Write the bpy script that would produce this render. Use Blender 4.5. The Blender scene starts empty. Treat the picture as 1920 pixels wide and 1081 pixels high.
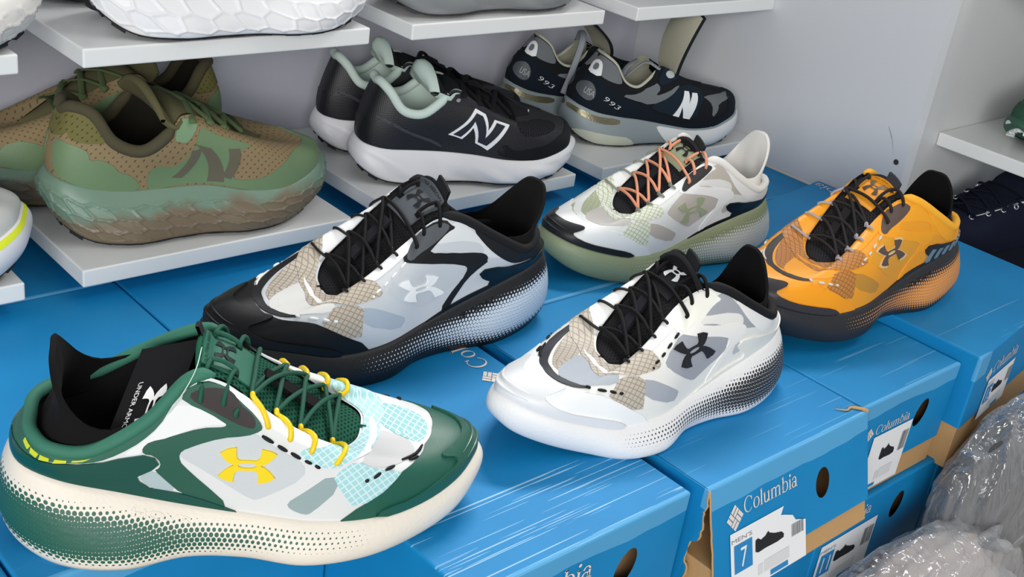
import bpy, bmesh, math, random, json
import numpy as np
from mathutils import Vector, Matrix, noise
from mathutils.geometry import delaunay_2d_cdt
random.seed(4)
scene = bpy.context.scene
COL = scene.collection
# ------------------------------------------------------------------ camera
cam_d = bpy.data.cameras.new('camera')
cam_d.sensor_width = 36.0
cam_d.lens = 2241.348*36.0/1920.0
cam_d.clip_start = .02
cam = bpy.data.objects.new('camera', cam_d)
COL.objects.link(cam)
_r = Vector((0.74036169, -0.65861899, 0.13448271)); _d = Vector((-0.20065332, -0.40746926, -0.89090238)); _f = Vector((0.64156279, 0.63260559, -0.43382871))
_m = Matrix((_r, -_d, -_f)).transposed().to_4x4()
_m.translation = Vector((0, 0, .5))
cam.matrix_world = _m
scene.camera = cam
# ------------------------------------------------------------------ world, lamps, exposure
scene.view_settings.view_transform = 'Standard'
scene.view_settings.look = 'None'
scene.view_settings.exposure = 0.1
scene.view_settings.gamma = 1.0
scene.view_settings.use_curve_mapping = False
w = bpy.data.worlds.new('shop_air'); scene.world = w
w.use_nodes = True
w.node_tree.nodes['Background'].inputs[0].default_value = (.97, .985, 1.0, 1)
w.node_tree.nodes['Background'].inputs[1].default_value = .33
def area(name, loc, target, sx, sy, power, col=(1, .985, .96)):
    d = bpy.data.lights.new(name, 'AREA'); d.shape = 'RECTANGLE'; d.size = sx; d.size_y = sy; d.energy = power; d.color = col
    o = bpy.data.objects.new(name, d); COL.objects.link(o); o.location = loc
    o.rotation_euler = (Vector(target)-Vector(loc)).to_track_quat('-Z', 'Y').to_euler()
    return o
area('ceiling_lamp', (1.95, 1.5, 2.5), (.95, .7, 0), 1.3, .35, 66)
area('front_fill', (-1.7, -1.7, 1.0), (1.0, .8, .1), 2.4, 1.0, 84)  # added low fill from front left for upright faces, not a shop lamp
area('ceiling_lamp', (2.0, -.5, 2.7), (1.0, .6, 0), 1.6, .4, 14)
# ------------------------------------------------------------------ helpers
def lin(h):
    h = h.lstrip('#'); r = []
    for i in (0, 2, 4):
        c = int(h[i:i+2], 16)/255.0
        r.append(c/12.92 if c <= .04045 else ((c+.055)/1.055)**2.4)
    return (r[0], r[1], r[2], 1.0)
MATS = {}
def principled(name):
    m = bpy.data.materials.new(name); m.use_nodes = True
    return m, m.node_tree.nodes, m.node_tree.links, m.node_tree.nodes['Principled BSDF']
def node(ns, t, **kw):
    n = ns.new(t)
    for k, v in kw.items(): setattr(n, k, v)
    return n
def mth(ns, ls, op, a, b=None, c=None):
    n = ns.new('ShaderNodeMath'); n.operation = op
    for i, x in enumerate((a, b, c)):
        if x is None: continue
        if isinstance(x, (int, float)): n.inputs[i].default_value = x
        else: ls.new(x, n.inputs[i])
    return n.outputs[0]
def mixc(ns, ls, f, a, b):
    n = ns.new('ShaderNodeMix'); n.data_type = 'RGBA'
    for s, x in ((n.inputs[0], f), (n.inputs[6], a), (n.inputs[7], b)):
        if isinstance(x, (tuple, int, float)): s.default_value = x
        else: ls.new(x, s)
    return n.outputs[2]
def mat(color, rough=.6, bump=0, bscale=900, coat=0, metal=0, var=0, spec=.5, alpha=1, trans=0):
    key = ('m', color, rough, bump, bscale, coat, metal, var, spec, alpha, trans)
    if key in MATS: return MATS[key]
    m, ns, ls, b = principled('mat_'+color.strip('#'))
    c = lin(color); b.inputs['Base Color'].default_value = c
    if max(c[:3]) < .06 and spec == .5: spec = .22
    b.inputs['Roughness'].default_value = rough; b.inputs['Metallic'].default_value = metal
    b.inputs['Specular IOR Level'].default_value = spec
    b.inputs['Coat Weight'].default_value = coat; b.inputs['Coat Roughness'].default_value = .12
    b.inputs['Alpha'].default_value = alpha; b.inputs['Transmission Weight'].default_value = trans
    if bump or var:
        tc = ns.new('ShaderNodeTexCoord'); nz = ns.new('ShaderNodeTexNoise'); nz.inputs['Scale'].default_value = bscale; nz.inputs['Detail'].default_value = 3
        ls.new(tc.outputs['Object'], nz.inputs['Vector'])
        if bump:
            bp = ns.new('ShaderNodeBump'); bp.inputs['Strength'].default_value = bump; bp.inputs['Distance'].default_value = .0006
            ls.new(nz.outputs['Fac'], bp.inputs['Height']); ls.new(bp.outputs[0], b.inputs['Normal'])
        if var:
            d = tuple(x*(1-var) for x in c[:3])+(1,)
            ls.new(mixc(ns, ls, nz.outputs['Fac'], d, c), b.inputs['Base Color'])
    MATS[key] = m
    return m
def grid_mat(c1, c2, period=4.2, width=.2, rough=.55):
    """ripstop film: UV in mm, crossing threads"""
    key = ('g', c1, c2, period, width)
    if key in MATS: return MATS[key]
    m, ns, ls, b = principled('ripstop')
    uv = ns.new('ShaderNodeUVMap'); sp = ns.new('ShaderNodeSeparateXYZ'); ls.new(uv.outputs[0], sp.inputs[0])
    f = []
    for o in (sp.outputs[0], sp.outputs[1]):
        a = mth(ns, ls, 'FRACT', mth(ns, ls, 'DIVIDE', o, period))
        f.append(mth(ns, ls, 'LESS_THAN', a, width))
    k = mth(ns, ls, 'MAXIMUM', f[0], f[1])
    ls.new(mixc(ns, ls, k, lin(c1), lin(c2)), b.inputs['Base Color'])
    b.inputs['Roughness'].default_value = rough
    bp = ns.new('ShaderNodeBump'); bp.inputs['Strength'].default_value = .3; bp.inputs['Distance'].default_value = .0005
    ls.new(k, bp.inputs['Height']); ls.new(bp.outputs[0], b.inputs['Normal'])
    MATS[key] = m
    return m
def weave_mat(c1, c2, period=1.3, rough=.7):
    """fine open mesh: UV in mm"""
    key = ('w', c1, c2, period)
    if key in MATS: return MATS[key]
    m, ns, ls, b = principled('mesh_cloth')
    uv = ns.new('ShaderNodeUVMap'); sp = ns.new('ShaderNodeSeparateXYZ'); ls.new(uv.outputs[0], sp.inputs[0])
    x = mth(ns, ls, 'SINE', mth(ns, ls, 'MULTIPLY', sp.outputs[0], 6.283/period)); y = mth(ns, ls, 'SINE', mth(ns, ls, 'MULTIPLY', sp.outputs[1], 6.283/period))
    k = mth(ns, ls, 'MULTIPLY_ADD', mth(ns, ls, 'MULTIPLY', x, y), .5, .5)
    ls.new(mixc(ns, ls, k, lin(c1), lin(c2)), b.inputs['Base Color']); b.inputs['Roughness'].default_value = rough
    bp = ns.new('ShaderNodeBump'); bp.inputs['Strength'].default_value = .35; bp.inputs['Distance'].default_value = .0004
    ls.new(k, bp.inputs['Height']); ls.new(bp.outputs[0], b.inputs['Normal'])
    MATS[key] = m
    return m
def knit_mat(c1, c2, period=4.2):
    """open spacer knit with lozenge holes: UV in mm"""
    key = ('k', c1, c2, period)
    if key in MATS: return MATS[key]
    m, ns, ls, b = principled('knit')
    uv = ns.new('ShaderNodeUVMap'); sp = ns.new('ShaderNodeSeparateXYZ'); ls.new(uv.outputs[0], sp.inputs[0])
    row = mth(ns, ls, 'FLOOR', mth(ns, ls, 'DIVIDE', sp.outputs[1], period*.62))
    sh = mth(ns, ls, 'MULTIPLY', mth(ns, ls, 'MODULO', row, 2), .5)
    fx = mth(ns, ls, 'SUBTRACT', mth(ns, ls, 'FRACT', mth(ns, ls, 'ADD', mth(ns, ls, 'DIVIDE', sp.outputs[0], period), sh)), .5)
    fy = mth(ns, ls, 'SUBTRACT', mth(ns, ls, 'FRACT', mth(ns, ls, 'DIVIDE', sp.outputs[1], period*.62)), .5)
    d = mth(ns, ls, 'ADD', mth(ns, ls, 'ABSOLUTE', mth(ns, ls, 'MULTIPLY', fx, 1.2)), mth(ns, ls, 'ABSOLUTE', fy))
    k = mth(ns, ls, 'LESS_THAN', d, .42)
    ls.new(mixc(ns, ls, k, lin(c1), lin(c2)), b.inputs['Base Color']); b.inputs['Roughness'].default_value = .9; b.inputs['Specular IOR Level'].default_value = .2
    bp = ns.new('ShaderNodeBump'); bp.inputs['Strength'].default_value = .6; bp.inputs['Distance'].default_value = .0012; bp.invert = True
    ls.new(k, bp.inputs['Height']); ls.new(bp.outputs[0], b.inputs['Normal'])
    MATS[key] = m
    return m
def dots_mat(base, dot, period=3.3):
    """printed halftone on the midsole; the attribute 'ink' holds the printed density"""
    m, ns, ls, b = principled('halftone_midsole')
    uv = ns.new('ShaderNodeUVMap'); sp = ns.new('ShaderNodeSeparateXYZ'); ls.new(uv.outputs[0], sp.inputs[0])
    at = ns.new('ShaderNodeAttribute'); at.attribute_name = 'ink'
    ph = period*.8
    row = mth(ns, ls, 'FLOOR', mth(ns, ls, 'DIVIDE', sp.outputs[1], ph))
    sh = mth(ns, ls, 'MULTIPLY', mth(ns, ls, 'MODULO', row, 2), .5)
    fx = mth(ns, ls, 'MULTIPLY', mth(ns, ls, 'SUBTRACT', mth(ns, ls, 'FRACT', mth(ns, ls, 'ADD', mth(ns, ls, 'DIVIDE', sp.outputs[0], period), sh)), .5), 1.0)
    fy = mth(ns, ls, 'MULTIPLY', mth(ns, ls, 'SUBTRACT', mth(ns, ls, 'FRACT', mth(ns, ls, 'DIVIDE', sp.outputs[1], ph)), .5), .8)
    r = mth(ns, ls, 'SQRT', mth(ns, ls, 'ADD', mth(ns, ls, 'MULTIPLY', fx, fx), mth(ns, ls, 'MULTIPLY', fy, fy)))
    k = mth(ns, ls, 'LESS_THAN', r, mth(ns, ls, 'MULTIPLY', at.outputs['Fac'], .62))
    ls.new(mixc(ns, ls, k, lin(base), lin(dot)), b.inputs['Base Color']); b.inputs['Roughness'].default_value = .5
    tc = ns.new('ShaderNodeTexCoord'); v = ns.new('ShaderNodeTexVoronoi'); v.inputs['Scale'].default_value = 320
    ls.new(tc.outputs['Object'], v.inputs['Vector'])
    bp = ns.new('ShaderNodeBump'); bp.inputs['Strength'].default_value = .22; bp.inputs['Distance'].default_value = .0006
    ls.new(v.outputs['Distance'], bp.inputs['Height']); ls.new(bp.outputs[0], b.inputs['Normal'])
    return m
def tag(o, label=None, cat=None, group=None, kind=None):
    if label: o['label'] = label
    if cat: o['category'] = cat
    if group: o['group'] = group
    if kind: o['kind'] = kind
    return o
def empty(name, loc, rz=0, label=None, cat=None, group=None):
    o = bpy.data.objects.new(name, None); COL.objects.link(o); o.location = loc; o.rotation_euler = (0, 0, rz); o.empty_display_size = .02
    return tag(o, label, cat, group)
def mesh_obj(name, V, Fc, m, parent=None, smooth=True, uv=None, attr=None, label=None):
    me = bpy.data.meshes.new(name); me.from_pydata([tuple(map(float, v)) for v in V], [], [tuple(map(int, f)) for f in Fc])
    if m is not None: me.materials.append(m)
    if uv is not None:
        L = me.uv_layers.new(name='UVMap'); idx = np.zeros(len(me.loops), np.int32); me.loops.foreach_get('vertex_index', idx)
        L.data.foreach_set('uv', np.asarray(uv, np.float32)[idx].ravel())
    if attr is not None:
        for k, a in attr.items():
            A = me.attributes.new(k, 'FLOAT', 'POINT'); A.data.foreach_set('value', np.asarray(a, np.float32))
    if smooth: me.polygons.foreach_set('use_smooth', np.ones(len(me.polygons), bool))
    me.validate(); me.update()
    o = bpy.data.objects.new(name, me); COL.objects.link(o)
    if parent: o.parent = parent
    if label: o['label'] = label
    return o
class MB:
    def __init__(s): s.V = []; s.F = []; s.UV = []
    def add(s, V, F):
        b = len(s.V); s.V += [tuple(map(float, v)) for v in V]; s.F += [tuple(int(i)+b for i in f) for f in F]
    def box(s, x0, x1, y0, y1, z0, z1):
        s.add([(x0,y0,z0),(x1,y0,z0),(x1,y1,z0),(x0,y1,z0),(x0,y0,z1),(x1,y0,z1),(x1,y1,z1),(x0,y1,z1)],
              [(0,3,2,1),(4,5,6,7),(0,1,5,4),(1,2,6,5),(2,3,7,6),(3,0,4,7)])
    def grid(s, P, closed_u=False, flip=False):
        nu, nv = P.shape[:2]; F = []
        for i in range(nu if closed_u else nu-1):
            for j in range(nv-1):
                a, b, c, d = i*nv+j, ((i+1) % nu)*nv+j, ((i+1) % nu)*nv+j+1, i*nv+j+1
                F.append((a, d, c, b) if flip else (a, b, c, d))
        s.add(P.reshape(-1, 3), F)
    def tube(s, P, r, n=8, closed=False, flat=1.0, up=None):
        P = np.asarray(P, float); N = len(P)
        T = np.roll(P, -1, 0)-np.roll(P, 1, 0)
        if not closed: T[0] = P[1]-P[0]; T[-1] = P[-1]-P[-2]
        T /= np.linalg.norm(T, axis=1, keepdims=True)+1e-12
        r = np.broadcast_to(np.asarray(r, float), (N,))
        u0 = np.array([0, 0, 1.]) if up is None else np.asarray(up, float)
        ang = np.linspace(0, 2*np.pi, n, endpoint=False); R = []
        prev = None
        for i in range(N):
            u = u0 if (up is not None or prev is None) else prev
            u = u - T[i]*(u@T[i])
            if np.linalg.norm(u) < 1e-3: u = np.array([1., 0, 0])-T[i]*T[i][0]
            u /= np.linalg.norm(u); v = np.cross(T[i], u); prev = u
            R.append(P[i]+r[i]*(np.cos(ang)[:, None]*v+flat*np.sin(ang)[:, None]*u))
        R = np.array(R); F = []
        for i in range(N if closed else N-1):
            for j in range(n):
                k = (i+1) % N; F.append((i*n+j, i*n+(j+1) % n, k*n+(j+1) % n, k*n+j))
        if not closed: F += [tuple(range(n))[::-1], tuple(range((N-1)*n, N*n))]
        s.add(R.reshape(-1, 3), F)
    def build(s, name, m, parent=None, smooth=True, **kw): return mesh_obj(name, s.V, s.F, m, parent, smooth, **kw)
def smooth_path(P, n=6):
    P = np.asarray(P, float); Q = np.vstack([2*P[0]-P[1], P, 2*P[-1]-P[-2]]); out = []
    for i in range(1, len(Q)-2):
        p0, p1, p2, p3 = Q[i-1:i+3]
        for j in range(n):
            t = j/n; out.append(.5*((2*p1)+(-p0+p2)*t+(2*p0-5*p1+4*p2-p3)*t*t+(-p0+3*p1-3*p2+p3)*t**3))
    out.append(P[-1]); return np.array(out)
def bevel(o, w=.0015, seg=2):
    md = o.modifiers.new('bevel', 'BEVEL'); md.width = w; md.segments = seg; md.limit_method = 'ANGLE'; md.angle_limit = math.radians(40)
    return o

def cr(c, t):
    """Catmull-Rom on a closed loop of control points at parameters t"""
    c = np.asarray(c, float); t = np.asarray(t, float); n = len(c)
    i = np.floor(t).astype(int); u = (t - i)[..., None]
    p0, p1, p2, p3 = c[(i-1) % n], c[i % n], c[(i+1) % n], c[(i+2) % n]
    return .5*(2*p1 + (p2-p0)*u + (2*p0-5*p1+4*p2-p3)*u*u + (3*p1-p0-3*p2+p3)*u**3)
def outn(F):
    d = np.roll(F, -1, 0) - np.roll(F, 1, 0); n = np.stack([d[:, 1], -d[:, 0], 0*d[:, 0]], 1)
    n /= np.linalg.norm(n, axis=1, keepdims=True) + 1e-9
    c = F.mean(0); s = np.sign(((F-c)*n).sum(1)); s[s == 0] = 1
    return n*np.sign(s.sum())
UP = np.array([0, 0, 1.])
PROF = dict(a=[.40,.40,.42,.45,.5,.55,.55,.58,.62,.72,.9,1.0], b=[2,2,2,1,0,0,0,1,1,1,1,1], k=[.33,.33,.33,.33,.34,.36,.38,.40,.42,.45,.46,.46],
            c=[0,0,0,0,1,3,5,6,6,6,5,5], d=[3,3,3,3,3,2,2,2,1,0,0,0])
def prof(F, E, P=PROF):
    idx = np.r_[np.arange(12), np.arange(10, 0, -1)]
    g = lambda k: np.array(P[k], float)[idx][:, None]
    n = outn(F); dz = np.maximum(E[:, 2]-F[:, 2], 16)[:, None]
    P1 = F + UP*g('a')*dz + n*g('b')
    P2 = E + (F-E)*g('k') + UP*g('c') + n*g('d')
    return P1, P2
class Upper:
    def __init__(s, F, E, P=PROF):
        s.F, s.E = np.asarray(F, float), np.asarray(E, float); s.P1, s.P2 = prof(s.F, s.E, P)
    def __call__(s, t, v):
        t = np.asarray(t, float); v = np.asarray(v, float)[..., None]
        a, b, c, d = (cr(q, t) for q in (s.F, s.P1, s.P2, s.E)); w = 1-v
        return a*w**3 + 3*b*w*w*v + 3*c*w*v*v + d*v**3
    def normal(s, t, v):
        e = 1e-2; t = np.asarray(t, float); v = np.clip(np.asarray(v, float), .015, .985)
        dt = s(t+e, v)-s(t-e, v); dv = s(t, v+e)-s(t, v-e)
        n = np.cross(dt, dv); n /= np.linalg.norm(n, axis=-1, keepdims=True)+1e-9
        return n
class Sole(Upper):
    def __init__(s, B, F, bo=7., bt=8., lip=1.5):
        B, F = np.asarray(B, float).copy(), np.asarray(F, float).copy()
        B[:, 2] = np.maximum(B[:, 2], 0)
        n = outn(F); h = (F[:, 2]-B[:, 2])[:, None]
        s.F, s.E = B, F + n*lip
        s.P1, s.P2 = s.F + n*bo + UP*h*.22, s.E + n*bt - UP*h*.30

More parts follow.
